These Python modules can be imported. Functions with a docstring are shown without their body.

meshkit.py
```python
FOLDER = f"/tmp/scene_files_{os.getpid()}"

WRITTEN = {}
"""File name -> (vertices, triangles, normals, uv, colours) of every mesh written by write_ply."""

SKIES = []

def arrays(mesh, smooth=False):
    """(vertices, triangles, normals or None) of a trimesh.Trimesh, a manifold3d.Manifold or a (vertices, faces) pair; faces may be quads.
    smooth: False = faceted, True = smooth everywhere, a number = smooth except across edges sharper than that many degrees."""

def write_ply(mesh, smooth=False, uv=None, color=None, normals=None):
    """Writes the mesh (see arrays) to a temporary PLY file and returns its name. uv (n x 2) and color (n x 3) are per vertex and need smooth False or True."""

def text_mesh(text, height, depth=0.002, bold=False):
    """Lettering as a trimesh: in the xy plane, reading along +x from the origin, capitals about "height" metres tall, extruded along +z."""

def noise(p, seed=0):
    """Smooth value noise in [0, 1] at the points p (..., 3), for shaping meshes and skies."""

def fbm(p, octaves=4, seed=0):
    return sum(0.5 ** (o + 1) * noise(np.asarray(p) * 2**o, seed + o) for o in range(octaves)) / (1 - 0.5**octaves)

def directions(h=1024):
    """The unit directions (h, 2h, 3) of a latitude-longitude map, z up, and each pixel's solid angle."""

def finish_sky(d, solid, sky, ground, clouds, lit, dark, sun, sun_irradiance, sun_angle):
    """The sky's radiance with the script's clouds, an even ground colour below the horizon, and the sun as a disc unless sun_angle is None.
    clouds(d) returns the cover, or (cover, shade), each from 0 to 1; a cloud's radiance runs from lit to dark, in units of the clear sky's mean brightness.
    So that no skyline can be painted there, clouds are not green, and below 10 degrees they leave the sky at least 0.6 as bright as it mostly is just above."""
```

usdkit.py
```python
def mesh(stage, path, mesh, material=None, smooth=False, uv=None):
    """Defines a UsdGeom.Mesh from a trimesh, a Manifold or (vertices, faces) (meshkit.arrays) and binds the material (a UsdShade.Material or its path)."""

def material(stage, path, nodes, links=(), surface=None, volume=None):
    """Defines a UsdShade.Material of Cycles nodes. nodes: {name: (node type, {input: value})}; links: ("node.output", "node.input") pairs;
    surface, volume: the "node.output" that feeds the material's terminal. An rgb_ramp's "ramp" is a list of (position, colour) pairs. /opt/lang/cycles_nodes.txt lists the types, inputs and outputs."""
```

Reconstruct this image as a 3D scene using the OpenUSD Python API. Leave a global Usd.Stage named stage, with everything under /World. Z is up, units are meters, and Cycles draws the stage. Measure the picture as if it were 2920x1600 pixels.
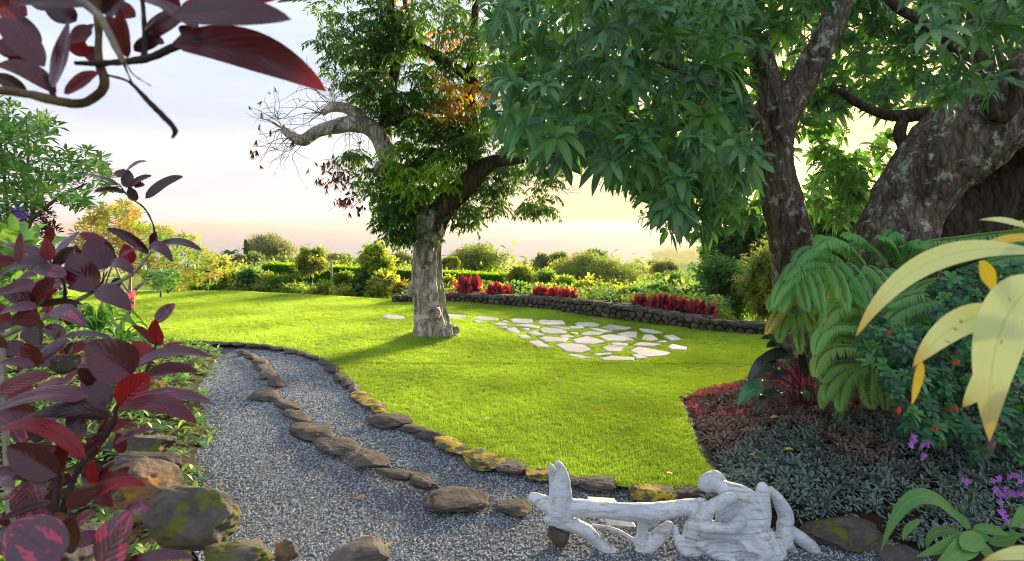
import math, random
import numpy as np, trimesh, shapely
from shapely.geometry import Polygon, Point, LineString
from scipy.spatial import Delaunay, Voronoi
from scipy.spatial.transform import Rotation as R
from pxr import Usd, UsdGeom, UsdLux, UsdShade, Gf, Sdf, Vt
import usdkit, meshkit

stage = Usd.Stage.CreateInMemory()
UsdGeom.SetStageUpAxis(stage, 'Z'); UsdGeom.SetStageMetersPerUnit(stage, 1.0)
UsdGeom.Xform.Define(stage, '/World'); UsdGeom.Scope.Define(stage, '/World/Looks')
rng = np.random.default_rng(7); random.seed(7)

# ---------------------------------------------------------------- camera, sky, sun, exposure
F, H, CX, HY = 1622.0, 2.2, 1460.0, 640.0          # lens in photo pixels, eye height, principal point (level camera, lens shifted down)
SUN_AZ, SUN_EL = math.radians(29.0), math.radians(9.0)
SUN = np.array([math.sin(SUN_AZ) * math.cos(SUN_EL), math.cos(SUN_AZ) * math.cos(SUN_EL), math.sin(SUN_EL)])
EXPOSURE, SKY_STRENGTH, SUN_INTENSITY = 4.4, 0.10, 0.28
cam = UsdGeom.Camera.Define(stage, '/World/camera')
cam.AddTranslateOp().Set(Gf.Vec3d(0, 0, H)); cam.AddRotateXOp().Set(90.0)
cam.CreateHorizontalApertureAttr(36.0); cam.CreateVerticalApertureAttr(36.0 * 561 / 1024)
cam.CreateFocalLengthAttr(36.0 * F / 2920); cam.CreateVerticalApertureOffsetAttr(-(800 - HY) / 2920 * 36.0)
cam.CreateClippingRangeAttr(Gf.Vec2f(0.05, 100000)); cam.CreateFStopAttr(5.6); cam.CreateFocusDistanceAttr(7.0)
cam.CreateExposureAttr(EXPOSURE)


class NB:
    """A small builder of Cycles node graphs: strings with a dot are links."""
    def __init__(s): s.n, s.l, s.k = {}, [], 0
    def __call__(s, kind, out, **kw):
        s.k += 1; name = f'n{s.k}'; d = {}
        for a, b in kw.items():
            if isinstance(b, str) and '.' in b: s.l.append((b, f'{name}.{a}'))
            else: d[a] = b
        s.n[name] = (kind, d); return f'{name}.{out}'
    def math(s, t, a, b=0.0, c=0.0, clamp=False): return s('math', 'value', math_type=t, value1=a, value2=b, value3=c, use_clamp=clamp)
    def mix(s, f, a, b, t='mix'): return s('mix', 'color', mix_type=t, fac=f, color1=a, color2=b)
    def ramp(s, f, *st): return s('rgb_ramp', 'color', fac=f, ramp=list(st))
    def done(s, path, surface=None, volume=None): return usdkit.material(stage, '/World/Looks/' + path, s.n, s.l, surface=surface, volume=volume)

g = lambda x: (x, x, x)
m = NB()
d = m('texture_coordinate', 'generated')
sx = m('sky_texture', 'color', sky_type='single_scattering', sun_disc=False, sun_elevation=SUN_EL, sun_rotation=SUN_AZ, altitude=200.0, aerosol_density=1.0)
pos = m('geometry', 'position')
dot = m('vector_math', 'value', math_type='dot_product', vector1=pos, vector2=tuple(SUN))
z = m('separate_xyz', 'z', vector=pos)
warm = m('map_range', 'result', range_type='smoothstep', value=dot, from_min=0.72, from_max=1.0)
core = m('map_range', 'result', range_type='smoothstep', value=dot, from_min=0.93, from_max=1.0)
low = m('map_range', 'result', range_type='smoothstep', value=z, from_min=0.30, from_max=-0.02)
veil = m.mix(low, (0.39, 0.43, 0.505), (0.50, 0.455, 0.445))                      # thin high cloud, pale blue above, rosy low down
wl = m.math('multiply', warm, m.math('multiply_add', low, 0.75, 0.25))
veil = m.mix(wl, veil, (0.66, 0.36, 0.185))
veil = m.mix(core, veil, (.95, .50, 0.23))
st = m('mapping', 'vector', vector=pos, scale=(1.2, 1.2, 9.0))
nz = m('noise_texture', 'fac', vector=st, scale=2.2, detail=6.0, roughness=0.55)
nv = m.ramp(nz, (0.35, (.84, .85, .90)), (0.65, (1.07, 1.06, 1.03)))
veil = m.mix(1.0, veil, nv, 'multiply')
cover = m('map_range', 'result', value=nz, from_min=0.3, from_max=0.7, to_min=0.985, to_max=0.995)
sky = m.mix(cover, sx, veil)
bg = m('background_shader', 'background', color=sky, strength=SKY_STRENGTH)
skymat = m.done('sky_look', surface=bg)
dome = UsdLux.DomeLight.Define(stage, '/World/sky'); UsdShade.MaterialBindingAPI.Apply(dome.GetPrim()).Bind(skymat)
dome.GetPrim().SetCustomDataByKey('kind', 'structure'); dome.GetPrim().SetCustomDataByKey('label', 'pale evening sky turning peach towards the low sun'); dome.GetPrim().SetCustomDataByKey('category', 'sky')
sun = UsdLux.DistantLight.Define(stage, '/World/sun')
sun.CreateIntensityAttr(SUN_INTENSITY); sun.CreateAngleAttr(14.0); sun.CreateNormalizeAttr(True); sun.CreateColorAttr(Gf.Vec3f(1.0, 0.80, 0.52))
sun.AddRotateZOp().Set(-math.degrees(SUN_AZ)); sun.AddRotateXOp().Set(-(90 - math.degrees(SUN_EL)) + 0.0)
# (the lamp shines along its -z axis: tilted so that it comes from azimuth SUN_AZ, elevation SUN_EL)

# ---------------------------------------------------------------- helpers
def P(px, py, Y): return np.array([(px - CX) / F * Y, Y, H + (HY - py) / F * Y])
def G(px, py, z=0.0):
    Y = F * (H - z) / (py - HY); return np.array([(px - CX) / F * Y, Y, z])
def D(x, y, Y): return P(x / .8822, y / .8822, Y)
def DG(x, y, z=0.0): return G(x / .8822, y / .8822, z)
UP = np.array([0, 0, 1.0])
def nrm(v): v = np.asarray(v, float); return v / np.maximum(np.linalg.norm(v, axis=-1, keepdims=True), 1e-9)

used, base = {}, {}
def numbered(parent, name):
    k = (parent, name); n = used.get(k, 0); used[k] = n + 1
    return name if n == 0 else f'{name}_{n:03d}'
def tag(prim, label=None, cat=None, group=None, kind=None):
    for k, v in (('label', label), ('category', cat), ('group', group), ('kind', kind)):
        if v: prim.SetCustomDataByKey(k, v)
def thing(name, label, cat, loc=(0, 0, 0), group=None, kind=None):
    p = '/World/' + numbered('/World', name)
    x = UsdGeom.Xform.Define(stage, p); x.AddTranslateOp().Set(Gf.Vec3d(*map(float, loc)))
    base[p] = np.array(loc, float); tag(x.GetPrim(), label, cat, group, kind); return p
def obj(name, mesh, mat, parent=None, smooth=40, label=None, cat=None, group=None, kind=None, uv=None):
    par = parent or '/World'; p = par + '/' + numbered(par, name); b = base.get(par, np.zeros(3)); base[p] = b
    if len(mesh) == 3: mesh, uv = mesh[:2], mesh[2]
    v = np.asarray(mesh[0], float) - b; f = np.asarray(mesh[1], int)
    if f.shape[1] == 4: f = np.vstack([f[:, [0, 1, 2]], f[:, [0, 2, 3]]])
    if uv is not None: smooth = True if smooth else False
    usdkit.mesh(stage, p, (v, f), mat, smooth=smooth, uv=uv)
    tag(stage.GetPrimAtPath(p), label, cat, group, kind); return p
def scatter(path_parent, name, protos, pos, rot, scale, idx, label=None, cat=None, kind='stuff'):
    """PointInstancer: protos are (mesh, material); rot a scipy Rotation."""
    par = path_parent or '/World'; p = par + '/' + numbered(par, name); b = base.get(par, np.zeros(3))
    pi = UsdGeom.PointInstancer.Define(stage, p)
    paths = []
    for i, (me, mat) in enumerate(protos):
        q = f'{p}/shape_{i:03d}' if i else f'{p}/shape'
        usdkit.mesh(stage, q, (np.asarray(me[0]), np.asarray(me[1])), mat, smooth=True, uv=me[2] if len(me) == 3 else None); paths.append(Sdf.Path(q))
    pi.CreatePrototypesRel().SetTargets(paths)
    pi.CreateProtoIndicesAttr(Vt.IntArray.FromNumpy(np.asarray(idx, np.int32)))
    pi.CreatePositionsAttr(Vt.Vec3fArray.FromNumpy((np.asarray(pos) - b).astype(np.float32)))
    q = rot.as_quat()
    pi.CreateOrientationsAttr(Vt.QuathArray([Gf.Quath(float(a[3]), float(a[0]), float(a[1]), float(a[2])) for a in q]))
    s = np.asarray(scale, np.float32); s = s if s.ndim == 2 else np.repeat(s[:, None], 3, 1)
    pi.CreateScalesAttr(Vt.Vec3fArray.FromNumpy(np.ascontiguousarray(s)))
    tag(pi.GetPrim(), label, cat, None, kind); return p
def join(*ms):
    ms = [x for x in ms if x is not None]
    v, f, u, n = [], [], [], 0; hasuv = all(len(x) == 3 for x in ms)
    for x in ms:
        ff = np.asarray(x[1])
        if ff.shape[1] == 4: ff = np.vstack([ff[:, [0, 1, 2]], ff[:, [0, 2, 3]]])
        v.append(x[0]); f.append(ff + n); n += len(x[0])
        if hasuv: u.append(x[2])
    r = (np.vstack(v), np.vstack(f)); return r + (np.vstack(u),) if hasuv else r
def curve(pts, n):
    pts = np.asarray(pts, float); k = len(pts)
    if k == 2: return pts[0] + (pts[1] - pts[0]) * np.linspace(0, 1, n)[:, None]
    e = np.vstack([2 * pts[0] - pts[1], pts, 2 * pts[-1] - pts[-2]]); t = np.linspace(0, k - 1 - 1e-9, n); i = t.astype(int); u = (t - i)[:, None]
    a, b, c, dd = e[i], e[i + 1], e[i + 2], e[i + 3]
    return 0.5 * (2 * b + (c - a) * u + (2 * a - 5 * b + 4 * c - dd) * u**2 + (3 * b - a - 3 * c + dd) * u**3)
def tube(pts, rad, seg=8, n=None, bump=0.0, bs=3.0, seed=0, extra=None, flat=1.0):
    n = n or 6 * len(pts); c = curve(pts, n); rad = np.asarray(rad, float)
    r = np.interp(np.linspace(0, 1, n), np.linspace(0, 1, len(rad)), rad)
    t = nrm(np.gradient(c, axis=0)); a = nrm(np.cross(t[0], [0.3, 0.9, 0.1] if abs(t[0][2]) > .7 else UP)); A = [a]
    for i in range(1, n): A.append(nrm(A[-1] - t[i] * (A[-1] @ t[i])))
    A = np.array(A); B = np.cross(t, A); th = np.linspace(0, 2 * np.pi, seg, endpoint=False)
    o = A[:, None] * np.cos(th)[None, :, None] + B[:, None] * (flat * np.sin(th))[None, :, None]
    v = c[:, None] + o * r[:, None, None]
    if bump:
        q = v * np.array([bs, bs, bs * .3]); w = meshkit.fbm(q, 3, seed) - .5 + .5 * (np.abs(meshkit.noise(q * 3.1, seed + 9) - .5) - .25)
        v = v + o * (w * 2 * bump * np.minimum(1, r / r.max() * 1.3)[:, None])[..., None]
    if bump and seg >= 48:
        q = v * np.array([bs, bs, bs * .28]) * 3.4; v = v + o * (bump * .9 * (.5 - np.abs(meshkit.fbm(q, 3, seed + 4) - .5) * 4))[..., None] * .55
    if extra is not None: v = extra(v, o)
    v = v.reshape(-1, 3); i = np.arange(n - 1)[:, None] * seg; j = np.arange(seg)[None]; k = (j + 1) % seg
    f = np.stack([i + j, i + k, i + seg + k, i + seg + j], -1).reshape(-1, 4)
    f = np.vstack([f[:, [0, 1, 2]], f[:, [0, 2, 3]]])
    v = np.vstack([v, c[0], c[-1]]); L = len(v); jj = np.arange(seg); kk = (jj + 1) % seg
    f = np.vstack([f, np.stack([kk, jj, np.full(seg, L - 2)], 1), np.stack([(n - 1) * seg + jj, (n - 1) * seg + kk, np.full(seg, L - 1)], 1)])
    return v, f
def ribbon(b, mid, t, w, nh, n=8, across=4, fold=0.25, ripple=0.0, prof=(0.85, 0.8), roll=0.0, seed=0, cup=0.0):
    """One leaf: a sheet along the curve b - mid - t, w wide, facing nh; returns vertices, faces, uv (u along, v across)."""
    b, mid, t = map(lambda q: np.asarray(q, float), (b, mid, t)); u = np.linspace(0, 1, n + 1); ctl = 2 * mid - .5 * (b + t)
    c = ((1 - u)**2)[:, None] * b + (2 * u * (1 - u))[:, None] * ctl + (u**2)[:, None] * t
    T = nrm(np.gradient(c, axis=0)); S = nrm(np.cross(T, nh)); N = np.cross(S, T)
    if roll: S, N = S * math.cos(roll) + N * math.sin(roll), N * math.cos(roll) - S * math.sin(roll)
    hw = w / 2 * np.sin(np.pi * np.clip(u, 0, 1)**prof[0])**prof[1]; hw[0] = max(hw[0], w * .03); hw[-1] = w * .01
    vv = np.linspace(-1, 1, across + 1); r0 = np.random.default_rng(seed)
    ph = r0.uniform(0, 6, 2); rp = ripple * w * np.sin(u * 9 + ph[0])[:, None] * np.abs(vv)[None]**2 * np.where(vv > 0, 1, -1)[None]
    off = hw[:, None] * (fold * np.abs(vv)[None] + cup * (vv**2)[None]) + rp
    v = c[:, None] + S[:, None] * (hw[:, None] * vv[None] * (1 - .25 * fold))[..., None] + N[:, None] * off[..., None]
    k = across + 1; i = np.arange(n)[:, None] * k; j = np.arange(across)[None]
    f = np.stack([i + j, i + j + 1, i + k + j + 1, i + k + j], -1).reshape(-1, 4); f = np.vstack([f[:, [0, 1, 2]], f[:, [0, 2, 3]]])
    uv = np.stack(np.broadcast_arrays(u[:, None], (vv[None] + 1) / 2), -1).reshape(-1, 2)
    return v.reshape(-1, 3), f, uv
def rosette(n, L, W, axis, spread=(55, 100), droop=.35, seed=0, seg=4, across=2, fold=.2, prof=(.85, .8), parts=False, stalk=0.0, wild=1.0):
    r = np.random.default_rng(seed); axis = nrm(axis); a = nrm(np.cross(axis, [0, 1, .2] if abs(axis[1]) < .8 else [1, 0, 0])); b = np.cross(axis, a); out = []
    for k in range(n):
        ph = 2.4 * k + r.uniform(-.25, .25) * wild; th = math.radians(spread[0] + (spread[1] - spread[0]) * (k + .5) / n + r.uniform(-8, 8) * wild)
        dd = axis * math.cos(th) + (a * math.cos(ph) + b * math.sin(ph)) * math.sin(th); l = L * r.uniform(.75, 1.1)
        p0 = dd * l * stalk - axis * L * .16 * (wild - 1) * (k / n); t = p0 + dd * l - UP * l * droop * r.uniform(.6 / wild, 1.0 + .3 * wild); mid = p0 + dd * l * .55 - UP * l * droop * .12
        out.append(ribbon(p0, mid, t, W * r.uniform(.85, 1.15), axis + .35 * UP + r.normal(0, .12, 3), seg, across, fold, .02, prof, seed=k))
    return out if parts else join(*out)
def xf(mesh, M, s, p): return (mesh[0] * s) @ M.T + p, mesh[1], *(mesh[2:])
def rock(c, size, seed, sub=3, rotz=0.0, cuts=9, rough=.10):
    s = trimesh.creation.icosphere(sub, 1.0); v = np.array(s.vertices); r = np.random.default_rng(seed)
    for _ in range(cuts):
        nn = nrm(r.normal(0, 1, 3) * [1, 1, .8]); dd = r.uniform(.62, .92); o = v @ nn - dd; v = v - np.where(o > 0, o * .92, 0)[:, None] * nn
    v = v * (1 + rough * 3 * (meshkit.fbm(v * 1.7 + seed * 3.1, 3, seed) - .5) + rough * 1.1 * (meshkit.noise(v * 7 + seed, seed) - .5))[:, None]
    v = v / np.abs(v).max(0); v = v * np.array(size) / 2; ca, sa = math.cos(rotz), math.sin(rotz)
    v = np.stack([v[:, 0] * ca - v[:, 1] * sa, v[:, 0] * sa + v[:, 1] * ca, v[:, 2]], 1)
    return v + np.asarray(c), np.array(s.faces)
def crown(clumps, n, size, seed=0, up=.25, aspect=.5, shell=(.35, 1.28), tri=False):
    """n leaf faces spread through the outer part of the ellipsoids (cx, cy, cz, rx, ry, rz)."""
    r = np.random.default_rng(seed); cl = np.asarray(clumps, float); w = (cl[:, 3] * cl[:, 5]); k = r.choice(len(cl), n, p=w / w.sum())
    dd = nrm(r.normal(0, 1, (n, 3))); rad = r.uniform(shell[0]**2, shell[1]**2, n)**.5
    lump = meshkit.noise(dd * 2.6 + k[:, None] * 7.3, seed); rad = rad * (.68 + .55 * lump)
    p = cl[k, :3] + dd * cl[k, 3:] * rad[:, None]
    N = nrm(dd * .8 + r.normal(0, .55, (n, 3)) + UP * up); A = nrm(np.cross(N, r.normal(0, 1, (n, 3)))); B = np.cross(N, A)
    A = nrm(A - UP * .35); s = (size * r.uniform(.6, 1.3, n))[:, None]
    v = np.stack([p - A * s * .5, p + B * s * aspect * .5 + N * s * .06, p + A * s * .5 - UP * s * .1, p - B * s * aspect * .5 + N * s * .06], 1).reshape(-1, 3)
    i = np.arange(n)[:, None] * 4; f = np.vstack([i + [0, 1, 2], i + [0, 2, 3]]); return v, f
def nets(fun, lo, hi, h):
    """Surface of fun < 0 as a mesh (surface nets). fun takes X, Y, Z arrays."""
    ax = [np.arange(a, b + h, h) for a, b in zip(lo, hi)]; X = np.meshgrid(*ax, indexing='ij'); f = fun(*X).astype(np.float32); ins = f < 0
    sh = np.array(f.shape); c = np.zeros(sh - 1, np.int8)
    for o in np.ndindex(2, 2, 2): c += ins[tuple(slice(a, sh[i] - 1 + a) for i, a in enumerate(o))]
    act = (c > 0) & (c < 8); idx = np.full(act.shape, -1); I = np.argwhere(act); idx[act] = np.arange(len(I))
    acc, cnt = np.zeros((len(I), 3)), np.zeros(len(I))
    for o in np.ndindex(2, 2, 2):
        for a in range(3):
            if o[a]: continue
            q = list(o); q[a] = 1; f0 = f[tuple((I + o).T)]; f1 = f[tuple((I + q).T)]; k = (f0 < 0) != (f1 < 0)
            t = np.where(k, f0 / np.where(k, f0 - f1, 1), 0); p = np.tile(np.array(o, float), (len(I), 1)); p[:, a] = t
            acc[k] += p[k]; cnt[k] += 1
    v = (I + acc / cnt[:, None]) * h + np.array(lo); F4 = []
    for a in range(3):
        b, cc = (a + 1) % 3, (a + 2) % 3; s0 = [slice(None)] * 3; s1 = [slice(None)] * 3; s0[a] = slice(0, -1); s1[a] = slice(1, None)
        E = np.argwhere(ins[tuple(s0)] != ins[tuple(s1)]); E = E[(E[:, b] > 0) & (E[:, cc] > 0) & (E[:, b] < sh[b] - 1) & (E[:, cc] < sh[cc] - 1)]
        flip = ins[tuple(E.T)]; eb = np.eye(3, dtype=int)[b]; ec = np.eye(3, dtype=int)[cc]
        q = np.stack([idx[tuple((E - eb - ec).T)], idx[tuple((E - ec).T)], idx[tuple(E.T)], idx[tuple((E - eb).T)]], 1); q[~flip] = q[~flip][:, ::-1]; F4.append(q)
    q = np.vstack(F4); return v, np.vstack([q[:, [0, 1, 2]], q[:, [0, 2, 3]]])

def relax(sm, it=3, lam=.5):
    from scipy.sparse import coo_matrix
    e = np.vstack([sm.edges_unique, sm.edges_unique[:, ::-1]]); A = coo_matrix((np.ones(len(e)), (e[:, 0], e[:, 1]))).tocsr(); dg = np.maximum(1, np.asarray(A.sum(1)))
    v = np.array(sm.vertices)
    for _ in range(it): v = v + lam * (A @ v / dg - v)
    sm.vertices = v

# ---------------------------------------------------------------- looks
def rnd(m, how):
    i = m('geometry', 'random_per_island'); return m.math('fraction', m.math('add', m('object_info', 'random'), i)) if how == 'object' else i
def leafmat(name, c1, c2, rough=.45, trans=.3, tcol=None, vein=None, nveins=9.0, how='object', patch=None, patch_cover=.5, spots=None, tip=None, spec=.5, bump=.35, stripe=None, noise=0.0):
    m = NB(); r = rnd(m, how); col = m.mix(r, c1, c2); pos = m('geometry', 'position')
    if noise:
        col = m.mix(m.ramp(m('noise_texture', 'fac', vector=pos, scale=noise, detail=3.0), (.35, g(0)), (.65, g(1))), m.mix(1.0, col, g(.72), 'multiply'), m.mix(1.0, col, (1.25, 1.18, 1.2), 'multiply'))
    nb = None
    if vein or patch or tip or stripe:
        uv = m('uvmap', 'UV', attribute='st'); s = m('separate_xyz', 'x', vector=uv); u = s; v = s[:-1] + 'y'
        a = m.math('absolute', m.math('subtract', v, .5))
        if stripe:
            q = m('map_range', 'result', range_type='smoothstep', value=m.math('absolute', m.math('subtract', a, .22)), from_min=.13, from_max=.07); col = m.mix(m.math('multiply', q, .9), col, stripe)
        if patch:
            pz = m('noise_texture', 'fac', vector=m('combine_xyz', 'vector', x=m.math('multiply', u, 3.0), y=m.math('multiply', a, 5.0), z=m.math('multiply', r, 40.0)), scale=1.3, detail=2.0)
            col = m.mix(m('map_range', 'result', range_type='smoothstep', value=pz, from_min=1 - patch_cover, from_max=1.08 - patch_cover), col, patch)
        if vein:
            w = m.math('sine', m.math('multiply', a, 6.283 * 9.0)) if not nveins else m.math('sine', m.math('multiply', m.math('subtract', m.math('multiply', u, nveins), m.math('multiply', a, nveins * .9)), 6.283))
            line = m('map_range', 'result', range_type='smoothstep', value=w, from_min=.86, from_max=1.0)
            mid = m('map_range', 'result', range_type='smoothstep', value=a, from_min=.045, from_max=.015)
            lines = m.math('maximum', m.math('multiply', line, .6), mid); col = m.mix(m.math('multiply', lines, .75), col, vein)
            nb = m('bump', 'normal', height=m.math('add', m.math('multiply', w, .5), m.math('multiply', mid, -1.0)), strength=bump, distance=.004)
        if tip: col = m.mix(m('map_range', 'result', range_type='smoothstep', value=u, from_min=.72, from_max=1.0), col, tip)
    if spots: col = m.mix(m.ramp(m('noise_texture', 'fac', vector=pos, scale=spots[1], detail=2.0), (spots[2], g(0)), (spots[2] + .04, g(1))), col, spots[0])
    kw = {'normal': nb} if nb else {}
    p = m('principled_bsdf', 'BSDF', base_color=col, roughness=rough, specular_ior_level=spec, **kw)
    if trans:
        tc = m.mix(1.0, col, tcol or (1.6, 1.7, .8), 'multiply')
        p = m('mix_closure', 'closure', fac=trans, closure1=p, closure2=m('translucent_bsdf', 'BSDF', color=tc))
    return m.done(name, surface=p)
def simple(name, c1, c2, scale=6.0, rough=.8, bump=.3, bscale=None, dist=.02, c3=None, c3at=.62, c3scale=2.0, stretch=(1, 1, 1), top=None, random=0.0, detail=6.0, spec=.3, hard=.1):
    """Earth, stone, bark: two colours by noise, a third in patches (moss, lichen), the third only on upward faces when top is set."""
    m = NB(); pos = m('geometry', 'position'); vec = m('mapping', 'vector', vector=pos, scale=stretch)
    n1 = m('noise_texture', 'fac', vector=vec, scale=scale, detail=detail, roughness=.62); col = m.mix(m.ramp(n1, (.3, g(0)), (.7, g(1))), c1, c2)
    if random: col = m.mix(1.0, col, m.ramp(m('object_info', 'random'), (0, g(1 - random)), (1, g(1 + random))), 'multiply')
    if c3:
        k = m('map_range', 'result', range_type='smoothstep', value=m('noise_texture', 'fac', vector=pos, scale=c3scale, detail=5.0, roughness=.6), from_min=c3at - hard, from_max=c3at + hard)
        if top is not None:
            k = m.math('multiply', k, m('map_range', 'result', value=m('separate_xyz', 'z', vector=m('geometry', 'normal')), from_min=top, from_max=top + .4))
        col = m.mix(k, col, c3)
    h = m('noise_texture', 'fac', vector=vec, scale=bscale or scale * 4, detail=8.0, roughness=.7)
    p = m('principled_bsdf', 'BSDF', base_color=col, roughness=rough, specular_ior_level=spec, normal=m('bump', 'normal', height=h, strength=bump, distance=dist))
    return m.done(name, surface=p)
def barkmat(name, dark, light, lichen=None, sc=9.0, at=.58):
    m = NB(); pos = m('geometry', 'position'); vec = m('mapping', 'vector', vector=pos, scale=(1, 1, .22))
    w = m('noise_texture', 'fac', vector=vec, scale=sc, detail=7.0, roughness=.68, distortion=.6)
    vo = m('voronoi_texture', 'distance', vector=m('mapping', 'vector', vector=pos, scale=(1, 1, .3)), feature='distance_to_edge', scale=sc * 1.6)
    crack = m('map_range', 'result', value=vo, from_min=0.0, from_max=.16); hgt = m.math('add', w, m.math('multiply', crack, .35))
    col = m.mix(m.ramp(w, (.34, g(0)), (.62, g(1))), dark, light); col = m.mix(m.math('multiply', m.math('subtract', 1.0, crack), .55), col, tuple(x * .4 for x in dark))
    if lichen:
        k = m('map_range', 'result', range_type='smoothstep', value=m('noise_texture', 'fac', vector=pos, scale=sc * .75, detail=9.0, roughness=.72), from_min=at - .04, from_max=at + .04)
        col = m.mix(m.math('multiply', k, .85), col, lichen)
    return m.done(name, surface=m('principled_bsdf', 'BSDF', base_color=col, roughness=.9, specular_ior_level=.2, normal=m('bump', 'normal', height=hgt, strength=.9, distance=.035)))

L = {}
L['grassland'] = simple('grassland_look', (.10, .16, .025), (.20, .25, .05), .5, bscale=20, dist=.05, spec=0.0)
L['lawn'] = simple('lawn_look', (.26, .39, .035), (.38, .50, .06), 1.1, bscale=160, bump=.6, dist=.02, c3=(.16, .29, .012), c3at=.55, c3scale=.45)
L['blade'] = leafmat('blade_look', (.27, .44, .05), (.42, .57, .08), rough=.6, trans=.4, tcol=(1.4, 1.4, .6), noise=.55)
L['soil'] = simple('soil_look', (.018, .013, .010), (.05, .038, .028), 14, bump=.8, spec=0.05)
L['gravel_base'] = simple('gravel_base_look', (.075, .083, .094), (.17, .18, .195), 60, bscale=90, bump=1.0, dist=.02)
m = NB(); r = m('object_info', 'random'); L['pebble'] = m.done('pebble_look', surface=m('principled_bsdf', 'BSDF', base_color=m.ramp(r, (0, (.11, .124, .145)), (.55, (.25, .275, .31)), (.92, (.37, .40, .44)), (1, (.58, .59, .59))), roughness=.75))
L['lava'] = simple('lava_look', (.034, .030, .028), (.105, .090, .080), 9, rough=.9, bump=.7, bscale=26, random=.25, c3=(.13, .10, .055), c3at=.62, c3scale=5)
L['lava_moss'] = simple('lava_moss_look', (.032, .028, .026), (.10, .083, .070), 7, rough=.9, bump=.7, bscale=26, c3=(.34, .25, .015), c3at=.53, c3scale=8, top=.25)
L['lava_green'] = simple('lava_green_look', (.035, .032, .028), (.11, .095, .08), 7, rough=.95, bump=.7, bscale=26, c3=(.085, .09, .012), c3at=.60, c3scale=4, top=-.6)
L['lava_orange'] = simple('lava_orange_look', (.05, .042, .034), (.15, .12, .09), 7, rough=.95, bump=.7, bscale=26, c3=(.26, .12, .025), c3at=.54, c3scale=4)
L['wallstone'] = simple('wallstone_look', (.032, .030, .028), (.10, .090, .080), 6, rough=.95, bump=.6, bscale=20, random=.35, c3=(.16, .15, .09), c3at=.62, c3scale=5)
L['mortar'] = simple('mortar_look', (.012, .011, .010), (.03, .026, .022), 10)
L['flag'] = simple('flagstone_look', (.56, .53, .50), (.70, .66, .62), 3, rough=.6, bump=.3, bscale=22, dist=.01, random=.18, c3=(.36, .33, .28), c3at=.6, c3scale=2.2)
L['bark_tree'] = barkmat('bark_tree_look', (.11, .09, .075), (.50, .43, .37), (.58, .54, .50), 7.0, .57)
L['bark_mango'] = barkmat('bark_mango_look', (.035, .027, .021), (.20, .16, .13), (.40, .41, .40), 8.0, .575)
L['bark_dark'] = barkmat('bark_dark_look', (.022, .017, .014), (.085, .062, .046), (.22, .21, .19), 6.0, .66)
L['twig'] = simple('twig_look', (.06, .045, .035), (.15, .12, .10), 12)
L['twig_dark'] = simple('twig_dark_look', (.012, .008, .010), (.04, .022, .024), 25)
L['twig_grey'] = simple('twig_grey_look', (.13, .105, .085), (.33, .28, .235), 40, bump=.5)
L['twig_brown'] = simple('twig_brown_look', (.05, .032, .018), (.20, .13, .07), 40, bump=.6)
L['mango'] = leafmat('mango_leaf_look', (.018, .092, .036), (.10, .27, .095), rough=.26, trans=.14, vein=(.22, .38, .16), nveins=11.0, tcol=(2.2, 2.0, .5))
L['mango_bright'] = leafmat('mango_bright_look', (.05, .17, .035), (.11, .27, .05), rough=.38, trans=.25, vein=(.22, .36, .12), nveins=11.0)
L['treeleaf'] = leafmat('treeleaf_look', (.020, .075, .022), (.075, .17, .030), rough=.45, trans=.30, how='object', tcol=(2.2, 2.0, .5))
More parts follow.
